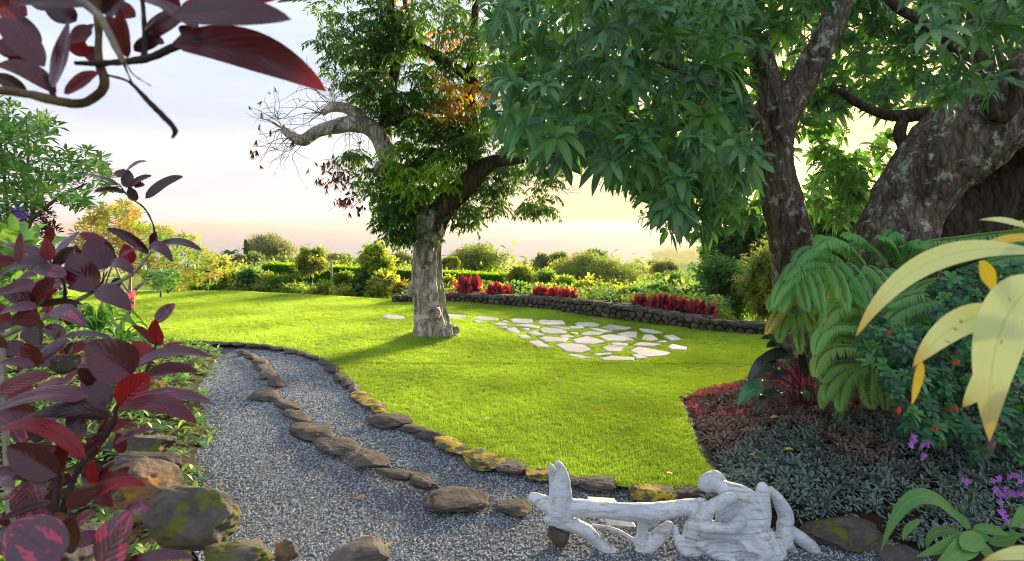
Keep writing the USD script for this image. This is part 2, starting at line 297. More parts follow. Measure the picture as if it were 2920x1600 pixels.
L['treeleaf_lime'] = leafmat('treeleaf_lime_look', (.16, .32, .03), (.26, .40, .03), rough=.5, trans=.35)
L['treeleaf_gold'] = leafmat('treeleaf_gold_look', (.42, .30, .02), (.50, .22, .03), rough=.5, trans=.4, tcol=(1.5, 1.3, .6))
L['deadleaf'] = leafmat('deadleaf_look', (.07, .032, .025), (.14, .06, .035), rough=.7, trans=.2)
L['red_dark'] = leafmat('red_dark_look', (.030, .010, .022), (.060, .014, .030), rough=.27, trans=.12, tcol=(3.0, .5, .8), vein=(.032, .008, .018), nveins=7.0, spec=.6, bump=.1)
L['red_grey'] = leafmat('red_grey_look', (.050, .007, .024), (.095, .010, .032), rough=.19, trans=.12, tcol=(2, .5, .8), vein=(.052, .008, .022), nveins=7.0, spec=.6, bump=.10)
L['red_red'] = leafmat('red_red_look', (.22, .008, .018), (.34, .012, .030), rough=.34, trans=.28, tcol=(1.6, .5, .6), vein=(.09, .006, .012), nveins=7.0)
L['red_wine'] = leafmat('red_wine_look', (.085, .008, .018), (.15, .010, .024), rough=.34, trans=.22, tcol=(2.2, .4, .5), vein=(.04, .005, .01), nveins=7.0, tip=None)
L['red_tip'] = leafmat('red_tip_look', (.065, .010, .016), (.075, .010, .018), rough=.34, trans=.22, tcol=(2.2, .4, .5), vein=(.04, .005, .01), nveins=7.0, tip=(.40, .008, .03), bump=.1)
L['red_pink'] = leafmat('red_pink_look', (.065, .022, .050), (.10, .028, .058), rough=.32, trans=.12, tcol=(1.6, .6, .8), vein=(.05, .012, .028), nveins=7.0, patch=(.46, .035, .11), patch_cover=.46, spec=.7, bump=.2)
L['yellow_leaf'] = leafmat('yellow_leaf_look', (.58, .64, .30), (.66, .69, .34), rough=.45, trans=.35, tcol=(1.2, 1.2, .6), vein=(.48, .56, .20), nveins=16.0, bump=.10, tip=(.52, .36, .10), spots=((.34, .20, .06), 60.0, .68))
L['gold_leaf'] = leafmat('gold_leaf_look', (.60, .50, .02), (.62, .40, .02), rough=.45, trans=.4, tcol=(1.2, 1.1, .4), vein=(.6, .55, .2), nveins=5.0, bump=.08)
L['fern'] = leafmat('fern_look', (.10, .33, .09), (.20, .45, .12), rough=.45, trans=.22, how='object')
L['fern_old'] = leafmat('fern_old_look', (.16, .34, .07), (.25, .42, .09), rough=.5, trans=.25, how='object')
L['fern_yellow'] = leafmat('fern_yellow_look', (.34, .30, .05), (.46, .38, .10), rough=.6, trans=.3, how='object')
L['rachis'] = simple('rachis_look', (.07, .09, .025), (.14, .15, .05), 30)
L['philo'] = leafmat('philo_look', (.020, .030, .028), (.036, .040, .034), rough=.22, trans=.06, vein=(.045, .06, .05), nveins=8.0, spec=.8)
L['philo_green'] = leafmat('philo_green_look', (.03, .13, .075), (.05, .17, .09), rough=.28, trans=.1, vein=(.12, .28, .17), nveins=8.0, spec=.7)
L['petiole'] = simple('petiole_look', (.07, .012, .02), (.16, .03, .04), 20, rough=.4)
L['shrubleaf'] = leafmat('shrubleaf_look', (.015, .075, .045), (.045, .17, .075), rough=.36, trans=.15, vein=(.10, .24, .12), nveins=7.0)
L['shrubleaf_lit'] = leafmat('shrubleaf_lit_look', (.06, .24, .08), (.11, .32, .10), rough=.36, trans=.22, vein=(.20, .38, .18), nveins=7.0)  # brighter copy of the shrub leaf, its lit look put into the colour
L['zebra'] = leafmat('zebra_look', (.022, .042, .036), (.055, .072, .062), rough=.5, trans=.05, spec=.3, stripe=(.30, .40, .34))
L['zebra_red'] = leafmat('zebra_red_look', (.26, .035, .065), (.42, .07, .105), rough=.65, trans=.15, spec=.08, stripe=(.50, .22, .25))
L['zebra_mid'] = leafmat('zebra_mid_look', (.085, .035, .042), (.13, .055, .060), rough=.6, trans=.06, spec=.1, stripe=(.42, .35, .31))
L['pleat'] = leafmat('pleat_look', (.07, .21, .04), (.12, .28, .05), rough=.4, trans=.25, vein=(.18, .34, .10), nveins=0.0)
L['lily'] = leafmat('lily_look', (.06, .20, .025), (.13, .30, .03), rough=.4, trans=.3, vein=(.2, .36, .1), nveins=0.0)
L['orchid'] = leafmat('orchid_look', (.34, .12, .52), (.48, .20, .66), rough=.5, trans=.3, tcol=(1.2, 1.1, 1.2))
L['orchid_lip'] = leafmat('orchid_lip_look', (.40, .08, .42), (.5, .12, .5), rough=.5, trans=.2)
L['redflower'] = leafmat('redflower_look', (.60, .02, .04), (.70, .04, .05), rough=.5, trans=.25, tcol=(1.2, .8, .8))
L['pinkflower'] = leafmat('pinkflower_look', (.75, .12, .25), (.80, .25, .40), rough=.5, trans=.3, how='island')
L['blueflower'] = leafmat('blueflower_look', (.09, .04, .36), (.16, .08, .5), rough=.5, trans=.2, how='island')
L['ti'] = leafmat('ti_look', (.18, .015, .035), (.38, .050, .080), rough=.42, trans=.20, tcol=(1.7, .6, .6), vein=(.30, .05, .06), nveins=0.0)
L['ti_dark'] = leafmat('ti_dark_look', (.07, .012, .030), (.13, .018, .040), rough=.36, trans=.15, tcol=(1.7, .6, .6))
L['driftwood'] = None
L['stem_green'] = simple('stem_green_look', (.05, .10, .02), (.12, .18, .05), 20)
L['metal'] = simple('metal_look', (.16, .16, .15), (.24, .24, .22), 8, rough=.5)
for nm, a, b, ns in (('far_green', (.14, .24, .07), (.27, .37, .10), .8), ('far_dark', (.07, .16, .06), (.15, .24, .08), .8), ('far_lime', (.20, .32, .04), (.38, .43, .06), .9), ('far_gold', (.28, .32, .07), (.44, .43, .11), 1.0),
                     ('far_grey', (.21, .23, .15), (.35, .33, .22), .5), ('far_olive', (.19, .25, .09), (.33, .35, .12), .5), ('bush_green', (.10, .24, .08), (.20, .36, .11), 1.5), ('hedge', (.06, .20, .010), (.13, .31, .016), 2.0), ('hedge_lit_top', (.24, .43, .015), (.36, .52, .02), 2.0),
                     ('bush_orange', (.36, .23, .06), (.50, .31, .10), 2.0), ('bush_dark', (.06, .15, .08), (.13, .23, .10), 3.0), ('bush_plum', (.05, .03, .04), (.10, .05, .06), 3.0)):
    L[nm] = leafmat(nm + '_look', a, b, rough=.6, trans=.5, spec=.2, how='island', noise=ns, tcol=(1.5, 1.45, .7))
m = NB(); pos = m('geometry', 'position'); wv = m('noise_texture', 'fac', vector=m('mapping', 'vector', vector=pos, scale=(.006, .02, .01)), scale=1.0, detail=8.0, roughness=.65)
L['sea'] = m.done('sea_look', surface=m('principled_bsdf', 'BSDF', base_color=m.mix(wv, (.10, .13, .17), (.16, .19, .23)), roughness=.22, specular_ior_level=.4, normal=m('bump', 'normal', height=wv, strength=.15, distance=6.0)))
m = NB(); pos = m('geometry', 'position'); vec = m('mapping', 'vector', vector=pos, scale=(1.0, 2.0, 2.6))
wp3 = m('noise_texture', 'color', vector=pos, scale=2.2, detail=2.0); v2 = m('vector_math', 'vector', math_type='multiply_add', vector1=wp3, vector2=(.22, .22, .22), vector3=pos)
gr = m('noise_texture', 'fac', vector=m('mapping', 'vector', vector=v2, scale=(.8, 14.0, 14.0)), scale=3.2, detail=8.0, roughness=.66); big = m('noise_texture', 'fac', vector=pos, scale=5.0, detail=4.0)
fine = m('noise_texture', 'fac', vector=m('mapping', 'vector', vector=v2, scale=(1.2, 44.0, 44.0)), scale=4.0, detail=4.0)
col = m.mix(m.ramp(gr, (.36, g(0)), (.52, g(1))), (.26, .235, .21), (.52, .56, .61)); col = m.mix(m.ramp(big, (.45, g(0)), (.68, g(.8))), col, (.34, .37, .42)); col = m.mix(m.ramp(fine, (.28, g(.5)), (.38, g(0))), col, (.20, .17, .14))
L['driftwood'] = m.done('driftwood_look', surface=m('principled_bsdf', 'BSDF', base_color=col, roughness=.62, specular_ior_level=.35, normal=m('bump', 'normal', height=m.math('add', gr, m.math('multiply', fine, .3)), strength=.25, distance=.012)))

# ---------------------------------------------------------------- terrain, sea, lawn, gravel, beds
def edge(x): return np.interp(x, [-16, -9, -2, 1.5, 5, 9, 14], [20.0, 18.9, 16.4, 15.6, 11.9, 9.8, 9.0])
def zt(x, y):
    s = np.maximum(0, y - edge(x)); z = -.35 - .095 * s - .35 * np.clip(s / 3, 0, 1) + np.clip(s / 60, 0, 1) * 4 * (meshkit.fbm(np.stack([x / 45, y / 45, 0 * x], -1), 3, 5) - .5)
    cape = np.clip((np.degrees(np.arctan2(x, np.maximum(y, 1))) - 12.5) / 3.5, 0, 1) * np.clip((2300 - y) / 250, 0, 1)
    low = -104 + cape * 8 + cape * 4 * meshkit.noise(np.stack([x / 160, y / 160, 0 * x], -1), 3)
    return np.maximum(z, low)
rr = np.concatenate([[0.01], np.geomspace(2, 4000, 110)]); aa = np.linspace(0, 2 * np.pi, 161)[:-1]
gx, gy = rr[:, None] * np.sin(aa), rr[:, None] * np.cos(aa); gz = zt(gx, gy); v = np.stack([gx, gy, gz], -1).reshape(-1, 3)
i = np.arange(len(rr) - 1)[:, None] * 160; j = np.arange(160)[None]; k = (j + 1) % 160
obj('terrain', (v, np.stack([i + j, i + 160 + j, i + 160 + k, i + k], -1).reshape(-1, 4)[:, ::-1]), L['grassland'], kind='structure', label='grassy hillside falling away to the coast', cat='hillside')
th = np.linspace(0, 2 * np.pi, 129)[:-1]; ring = np.stack([np.sin(th), np.cos(th), 0 * th], 1)
v = np.vstack([ring * q + [0, 0, -100] for q in (300, 2500, 12000, 45000)]); i = (np.arange(3) * 128)[:, None]; j = np.arange(128)[None]; k = (j + 1) % 128
obj('sea', (v, np.stack([i + j, i + k, i + 128 + k, i + 128 + j], -1).reshape(-1, 4)[:, ::-1]), L['sea'], kind='structure', label='pale calm ocean reaching a hazy horizon', cat='sea', smooth=False)

UPPER = [(445,858,44),(478,860,34),(508,861,34),(540,863,36),(572,864,34),(604,866,34),(636,868,34),(668,870,34),(700,875,40),(733,882,38),(764,889,36),(793,897,38),(818,909,36),(838,925,42),(856,944,44),(874,962,42),(891,977,36),(905,996,60),(940,1020,66),(985,1058,96),(1039,1078,56),(1084,1094,56),(1134,1118,84),(1213,1156,92),(1290,1172,100),(1358,1190,76),(1420,1205,70),(1497,1212,96),(1640,1236,130),(1736,1236,92),(1842,1234,84)]
MIDDLE = [(610,884,40),(632,896,44),(652,909,42),(664,922,46),(670,938,46),(690,957,44),(668,992,100),(727,1018,52),(748,1044,56),(790,1080,110),(850,1118,100),(927,1152,90),(996,1190,76),(1062,1207,84),(1150,1256,176),(1292,1270,96)]
BED = [(1716,1006,34),(1724,1034,36),(1736,1064,38),(1748,1092,38),(1762,1118,38),(1776,1144,40),(1790,1168,42),(1806,1192,42)]
WALLB = [(1100,862),(1135,861),(1260,860),(1400,867),(1500,876),(1600,889),(1700,904),(1800,917),(1900,930),(2050,948),(2180,957),(2260,966)]
wall_line = LineString([G(*q)[:2] for q in WALLB])
up_pts = [DG(x, y)[:2] for x, y, w in UPPER]; bed_pts = [DG(x, y)[:2] for x, y, w in BED]
far = [(x, edge(x) + 1.4) for x in (-3, -5, -8, -11, -14, -17)]
lawn_poly = Polygon([tuple(q) for q in up_pts] + [tuple(q) for q in bed_pts[::-1]] + [tuple(DG(1760, 985)[:2]), tuple(DG(1850, 968)[:2]), tuple(DG(1905, 935)[:2]), tuple(DG(1945, 880)[:2]), tuple(DG(1955, 850)[:2])]
                    + [tuple(G(x, y - 6)[:2]) for x, y in WALLB[:-1][::-1]] + far + [(-17, 9.5), (-9, 9.5), tuple(DG(420, 862)[:2])]).buffer(0)
def zl(x, y):
    t = np.clip((y - edge(x) + .3) / 1.6, 0, 1); return .05 * (meshkit.noise(np.stack([x / 1.7, y / 1.7, 0 * x], -1), 2) - .5) - .8 * t * t * (3 - 2 * t) * (x < -2.2)
def sheet(poly, step, zf, seed=1):
    x0, y0, x1, y1 = poly.bounds; xs, ys = np.meshgrid(np.arange(x0, x1, step), np.arange(y0, y1, step)); q = np.stack([xs.ravel(), ys.ravel()], 1) + np.random.default_rng(seed).uniform(-.2, .2, (xs.size, 2)) * step
    q = q[shapely.contains_xy(poly.buffer(-step * .4), q[:, 0], q[:, 1])]
    bd = [np.array([r.interpolate(t).coords[0] for t in np.arange(0, r.length, step)]) for r in [poly.exterior, *poly.interiors]]; q = np.vstack([q] + bd)
    t = Delaunay(q).simplices; c = q[t].mean(1); t = t[shapely.contains_xy(poly, c[:, 0], c[:, 1])]
    a, b, c = q[t[:, 0]], q[t[:, 1]], q[t[:, 2]]; o = (b[:, 0] - a[:, 0]) * (c[:, 1] - a[:, 1]) - (b[:, 1] - a[:, 1]) * (c[:, 0] - a[:, 0]) < 0; t[o] = t[o][:, ::-1]
    return np.column_stack([q, zf(q[:, 0], q[:, 1])]), t
obj('lawn', sheet(lawn_poly, .25, zl), L['lawn'], kind='structure', label='bright green lawn sloping out to the hillside', cat='lawn', smooth=True)
gravel_poly = Polygon([(-6.4, 10.6), (-4.9, 10.75)] + [tuple(np.array(q) + [.05, .22]) for q in up_pts] + [(1.6, 4.55), (2.75, 4.35), (3.0, 3.4), (3.4, 1.2), (-2.2, 1.2), (-1.9, 3.6), (-3.2, 5.0), (-4.2, 7.0), (-5.4, 8.6), (-6.4, 9.6)]).buffer(0)
zg = lambda x, y: -.06 + .05 * (meshkit.noise(np.stack([x * 1.1, y * 1.1, 0 * x], -1), 4) - .5)
obj('gravel_path', sheet(gravel_poly, .15, zg), L['gravel_base'], kind='structure', label='dark grey gravel path', cat='path', smooth=True)
right_bed = Polygon([tuple(q) for q in bed_pts] + [(1.42, 4.38), (2.0, 4.22), (2.68, 4.2), (2.85, 3.6), (3.2, 1.4), (7.5, 1.4), (9.0, 6), (9, 10.5), (5.6, 11.2), tuple(DG(1955, 850)[:2]), tuple(DG(1945, 880)[:2]), tuple(DG(1905, 935)[:2]), tuple(DG(1850, 968)[:2]), tuple(DG(1760, 985)[:2])]).buffer(.04)
def zb(x, y):
    d = shapely.distance(right_bed.exterior, shapely.points(x, y)); return -.10 + .10 * np.clip(d / .15, 0, 1) + .16 * np.clip(d / 1.1, 0, 1) + .07 * (meshkit.noise(np.stack([x * 1.4, y * 1.4, 0 * x], -1), 6) - .5)
obj('right_planting_bed', sheet(right_bed, .2, zb), L['soil'], kind='structure', label='dark soil bed at the foot of the mango trees', cat='planting bed', smooth=True)
left_bed = Polygon([(-1.0, 1.0), (-1.02, 2.4), (-1.35, 3.2), (-1.95, 4.0), (-2.6, 5.2), (-3.2, 6.6), (-4.2, 8.2), (-5.0, 10.3), (-7.5, 11.5), (-12, 10.5), (-12, 1)])
def zlb(x, y):
    d = shapely.distance(left_bed.exterior, shapely.points(x, y)); return -.30 + .30 * np.clip(d / .35, 0, 1) + .24 * np.clip((d - .3) / .9, 0, 1) + .08 * (meshkit.noise(np.stack([x * 1.6, y * 1.6, 0 * x], -1), 8) - .5)
obj('left_planting_bed', sheet(left_bed, .2, zlb), L['soil'], kind='structure', label='raised bed held by boulders left of the gravel', cat='planting bed', smooth=True)

# flagstones let into the lawn
C5 = lambda x, y: (1200 + x / 2.576, 680 + y / 2.576)
FL = '175,575,200,552,325,560,320,578,280,584|385,578,430,565,565,582,550,598,480,600|662,590,690,585,815,590,820,612,780,616,690,612|870,605,885,595,1040,600,1060,626,960,628,880,622|1137,622,1170,614,1270,618,1312,632,1290,643,1160,640|1337,650,1385,632,1538,652,1500,668,1400,668|1612,660,1700,668,1770,690,1690,690,1640,684|535,625,580,615,650,628,610,636|595,605,615,598,645,610|685,635,800,628,870,645,850,655|580,650,630,648,640,656|632,660,690,650,718,680,700,688,660,678|750,660,790,656,800,668|882,660,910,652,1020,662,1068,682,1040,694,960,696,910,690|960,645,1040,648,1100,660,1060,664|1090,645,1180,640,1200,655,1130,660|1238,655,1300,660,1400,680,1350,686|780,688,840,680,900,705,850,708|718,706,770,703,808,725,745,728|880,728,920,718,1080,730,1050,752,930,752|1025,710,1080,704,1130,720,1050,726|1180,695,1240,682,1340,690,1300,704,1200,706|1105,685,1150,690,1140,697|1122,740,1225,715,1355,755,1270,772,1150,765|1318,715,1390,702,1480,712,1562,742,1500,748,1380,745|1450,695,1520,682,1585,682,1575,720,1530,722|1630,738,1645,706,1690,704,1738,738,1690,746|1795,712,1850,708,1908,738,1850,744|800,756,860,748,945,795,870,792|1000,772,1100,766,1200,778,1250,812,1180,830,1080,824|1400,765,1440,760,1520,770,1500,782,1420,778|1340,795,1400,782,1490,795,1450,826,1380,824|1560,780,1610,758,1760,772,1700,784|1740,758,1790,748,1815,758|1548,815,1600,790,1830,832,1790,852,1670,862,1620,850|1822,790,1850,772,1950,795,1940,812,1850,808|1088,850,1130,846,1260,872,1180,876|1280,845,1390,838,1400,846,1310,856|1320,875,1400,860,1560,870,1560,888,1350,888|1560,850,1600,850,1665,875,1600,878|-283,571,-250,556,-130,568,-116,582,-160,590,-230,588|305,590,350,587,356,594|390,602,440,604,466,610,420,612'
flagpath = thing('flagstone_patio', 'pale irregular flagstones let into the lawn beside the stone wall', 'paving', kind='structure'); flags = []
for n, t in enumerate(FL.split('|')):
    q = np.array(list(map(float, t.split(',')))).reshape(-1, 2); pg = Polygon([G(*C5(*p), .02)[:2] for p in q]).convex_hull
    pg = pg.buffer(.05).buffer(-.03, join_style=1); pg = pg.simplify(.012); flags.append(pg)
    c = np.array(pg.exterior.coords)[:-1]; ctr = c.mean(0); k = len(c)
    if not pg.exterior.is_ccw: c = c[::-1]
    r0 = np.random.default_rng(n); zt0 = .016 + r0.uniform(-.005, .005)
    rings = [np.column_stack([c, np.full(k, -.04)]), np.column_stack([c, np.full(k, zt0 - .012)]), np.column_stack([ctr + (c - ctr) * (1 - .012 / np.maximum(.05, np.linalg.norm(c - ctr, axis=1)))[:, None], np.full(k, zt0)])]
    v = np.vstack(rings + [[[*ctr, zt0 + .002]]]); f = []
    for a in range(2):
        for b in range(k): bb = (b + 1) % k; f += [[a * k + b, a * k + bb, (a + 1) * k + bb], [a * k + b, (a + 1) * k + bb, (a + 1) * k + b]]
    f += [[2 * k + b, 2 * k + (b + 1) % k, 3 * k] for b in range(k)]
    obj('flagstone', (v, f), L['flag'], flagpath, smooth=False)
flag_union = shapely.union_all(flags).buffer(.015)

# grass tufts (one uncountable thing)
def tuft(nb, h, rad, seed, spread=.35):
    r = np.random.default_rng(seed); V, Fc, n = [], [], 0
    for _ in range(nb):
        a = r.uniform(0, 6.28); p = np.array([math.cos(a), math.sin(a), 0]) * rad * r.uniform(0, 1)**.5; l = h * r.uniform(.6, 1.15); b = r.uniform(0, 6.28); dr = np.array([math.cos(b), math.sin(b), 0]); sd = np.array([-dr[1], dr[0], 0]) * .0026 * r.uniform(.8, 1.5) * (h / .04)**.5
        lean = r.uniform(.15, 1) * spread; q = p + dr * l * lean * .35 + UP * l * .6; t = p + dr * l * lean + UP * l * (1 - .35 * lean)
        V += [p - sd, p + sd, q + sd * .8, q - sd * .8, t]; Fc += [[n, n + 1, n + 2], [n, n + 2, n + 3], [n + 3, n + 2, n + 4]]; n += 5
    return np.array(V), np.array(Fc)
def lawn_points(n, y0, y1, poly, power=1.0, seed=3):
    r = np.random.default_rng(seed); x0, _, x1, _ = poly.bounds; y = y0 + (y1 - y0) * r.uniform(0, 1, n)**power; x = r.uniform(x0, x1, n); k = shapely.contains_xy(poly, x, y); return np.stack([x[k], y[k]], 1)
gp = lawn_poly.difference(flag_union).buffer(-.03)
near = lawn_points(150000, 4.0, 9.0, gp, 1.35, 3); mid = lawn_points(110000, 9.0, 18.8, gp, 1.25, 4)
near = near[np.abs(near[:, 0]) < near[:, 1] * .93 + .3]; mid = mid[np.abs(mid[:, 0]) < mid[:, 1] * .93]
q = np.vstack([near, mid]); n = len(q); sc = np.where(q[:, 1] < 9, 1.0, 1.25) * rng.uniform(.7, 1.15, n)
patch = meshkit.noise(np.column_stack([q * .9, 0 * q[:, :1]]), 12); sc *= .75 + .5 * patch
tr = np.linalg.norm(q - G(1228, 962)[:2], axis=1); sc *= 1 + 1.5 * np.exp(-(np.maximum(0, tr - .35) / .28)**2)      # longer round the trunk
scatter(None, 'grass', [(tuft(12, .034, .045, s), L['blade']) for s in (1, 2, 3, 4)], np.column_stack([q, zl(q[:, 0], q[:, 1]) - .004]), R.from_euler('z', rng.uniform(0, 6.28, n)), sc, rng.integers(0, 4, n), 'short bright green grass covering the lawn', 'grass')

# gravel pebbles
r0 = np.random.default_rng(21); n = 280000; y = 1.6 + 9.0 * r0.uniform(0, 1, n)**1.5; x = r0.uniform(-5.0, 3.2, n); k = shapely.contains_xy(gravel_poly, x, y) & (np.abs(x) < y * .93); x, y = x[k], y[k]; n = len(x)
pb = []
for s in range(4):
    t = trimesh.creation.icosphere(1 if s < 2 else 0, 1.0); v = np.array(t.vertices); v *= (1 + .5 * (meshkit.noise(v * 1.6 + s * 9, s) - .5))[:, None]; pb.append(((v * [1, .8, .62], np.array(t.faces)), L['pebble']))
scatter(None, 'gravel', pb, np.column_stack([x, y, zg(x, y) + .004]), R.from_euler('zyx', r0.uniform(-1, 1, (n, 3)) * [3.1, .6, .6]), r0.uniform(.0048, .0105, n) * np.clip(y / 5, .9, 1.4), r0.integers(0, 4, n), 'loose dark grey gravel on the path', 'gravel')

# ---------------------------------------------------------------- the dry stone wall
wall = thing('stone_wall', 'low dark lava stone wall curving along the far edge of the lawn', 'wall')
S = wall_line.length; ss = np.linspace(0, S, 200); wp = np.array([wall_line.interpolate(t).coords[0] for t in ss])
from scipy.ndimage import gaussian_filter1d
wp = gaussian_filter1d(wp, 8, axis=0, mode='nearest'); tg = nrm(np.gradient(wp, axis=0)); nm = np.stack([tg[:, 1], -tg[:, 0]], 1); nm *= np.sign((-nm * wp).sum(1))[:, None]      # towards the camera
pxs = np.array([CX + a[0] / a[1] * F for a in wp]); hw = np.interp(pxs, [1100, 1260, 1400, 1500, 1700, 1900, 2050, 2260], [.15, .19, .22, .27, .33, .27, .21, .18])
at = lambda s, d, z: np.column_stack([np.stack([np.interp(s, ss, wp[:, a]) + d * np.interp(s, ss, nm[:, a]) for a in (0, 1)], 1), z])
def block(poly, mapf, bulge, seed, back=.10):
    r = np.random.default_rng(seed); q = np.array(poly.exterior.coords)[:-1]
    if not poly.exterior.is_ccw: q = q[::-1]
    k = len(q); c = q.mean(0); out = [(q, -back), (q, -.012), (c + (q - c) * .86, bulge * r.uniform(.5, .9)), (c + (q - c) * .5, bulge * r.uniform(.9, 1.3))]
    v = np.vstack([mapf(a, np.full(k, dd) + r.normal(0, .004, k)) for a, dd in out] + [mapf(c[None], np.array([bulge * 1.15]))]); f = []
    for a in range(3):
        for b in range(k): bb = (b + 1) % k; f += [[a * k + b, a * k + bb, (a + 1) * k + bb], [a * k + b, (a + 1) * k + bb, (a + 1) * k + b]]
    return v, np.array(f + [[3 * k + b, 3 * k + (b + 1) % k, 4 * k] for b in range(k)])
def cells(w, h, dx, dy, seed):
    r = np.random.default_rng(seed); p = []
    for a, yy in enumerate(np.arange(dy / 2 - dy, h + dy * 1.5, dy)):
        xx = -dx + (a % 2) * dx / 2
        while xx < w + dx: p.append((xx + r.uniform(-.2, .2) * dx, yy + r.uniform(-.3, .3) * dy)); xx += dx * r.uniform(.7, 1.4)
    vo = Voronoi(np.array(p))
    for rg in vo.regions:
        if rg and -1 not in rg: yield Polygon(vo.vertices[rg])
n = len(ss)
core = np.vstack([at(ss, np.full(n, -.03), np.full(n, -.3)), at(ss, np.full(n, -.03), hw - .03), at(ss, np.full(n, -.42), hw - .03), at(ss, np.full(n, -.42), np.full(n, -.9))])
i = np.arange(n - 1); f = np.vstack([np.stack([i + a * n, i + 1 + a * n, i + 1 + (a + 1) * n, i + (a + 1) * n], 1) for a in range(3)]); obj('mortar_core', (core, f), L['mortar'], wall)
band = Polygon(np.vstack([np.column_stack([ss, np.full(n, -.05)]), np.column_stack([ss, hw])[::-1]])); cnt = 0
for pg in cells(S, .40, .19, .125, 5):
    pg = pg.intersection(band)
    if pg.is_empty or pg.geom_type != 'Polygon' or pg.area < .004: continue
    pg = pg.buffer(-.009).simplify(.006)
    if pg.is_empty or pg.geom_type != 'Polygon' or pg.area < .003: continue
    obj('wall_stone', block(pg, lambda a, dd: at(a[:, 0], dd, a[:, 1]), .035, cnt), L['wallstone'], wall, smooth=35); cnt += 1
top = Polygon([(0, -.42), (S, -.42), (S, .035), (0, .035)])
for pg in cells(S, .44, .27, .2, 6):
    pg = shapely.affinity.translate(pg, 0, -.42).intersection(top)
    if pg.is_empty or pg.geom_type != 'Polygon' or pg.area < .008: continue
    pg = pg.buffer(-.008).simplify(.008)
    if pg.is_empty or pg.geom_type != 'Polygon': continue
    dz = np.random.default_rng(cnt).uniform(-.012, .015)
    obj('cap_stone', block(pg, lambda a, dd: at(a[:, 0], a[:, 1], np.interp(a[:, 0], ss, hw) + dd + dz), .02, cnt, .04), L['wallstone'], wall, smooth=35); cnt += 1

# ---------------------------------------------------------------- boulders and edging stones
ORD = 'first second third fourth fifth sixth seventh eighth ninth tenth eleventh twelfth thirteenth fourteenth fifteenth sixteenth seventeenth eighteenth nineteenth twentieth twenty-first twenty-second twenty-third twenty-fourth twenty-fifth twenty-sixth twenty-seventh twenty-eighth twenty-ninth thirtieth thirty-first'.split()
MOSS = {'U17': 'lava_moss', 'U18': 'lava_moss', 'U22': 'lava_moss', 'U23': 'lava_moss', 'U25': 'lava_moss', 'U28': 'lava_moss'}
def row(code, pts, what, hf, grp, tail):
    N = len(pts)
    for n, (x, y, w) in enumerate(pts):
        c = DG(x, y); W = w / .8822 / F * c[1] * 1.05; r = np.random.default_rng(100 + n + ord(code)); hh = min(.22, max(.09, W * r.uniform(*hf))); dp = min(W * r.uniform(.7, 1.0), .42)
        nb = DG(*pts[min(n + 1, N - 1)][:2]) - DG(*pts[max(n - 1, 0)][:2]); ang = math.atan2(nb[1], nb[0]) + r.normal(0, .15)
        mk = MOSS.get(f'{code}{n}', 'lava'); W3 = max(W, r.uniform(1.1, 1.35) * np.linalg.norm(nb) / 2); hh *= r.uniform(.6, .9)
        txt = ('mossy yellow topped' if mk == 'lava_moss' else 'dark grey lava') + f' edging stone, {ORD[N - 1 - n]} from the {tail}'
        obj('edging_stone', rock(c + [0, 0, hh * (.10 if code != 'M' else .0) - .012], (W3, dp, hh), 300 + n * 7 + ord(code), 4 if c[1] < 6 else 3, ang, 13, .13), L[mk], smooth=50, label=txt, cat='stone', group=grp)
row('U', UPPER, '', (.24, .36), 'edging stones between gravel and lawn', 'planting bed in the row along the lawn')
row('M', MIDDLE, '', (.12, .20), 'stones of the row through the gravel', 'driftwood in the row through the gravel')
row('B', BED, '', (.5, .7), 'edging stones between lawn and planting bed', 'gravel in the row round the planting bed')
C7 = lambda x, y: (x / 2.615, 1060 + y / 2.615); C9 = lambda x, y: (1940 + x / 2.615, 1060 + y / 2.615); C8 = lambda x, y: (980 + x / 2.615, 1060 + y / 2.615)
C4 = lambda x, y: (x / 2.615, 530 + y / 2.615); C1 = lambda x, y: (x / 2.615, y / 2.615); C6 = lambda x, y: (1940 + x / 2.615, 530 + y / 2.615)
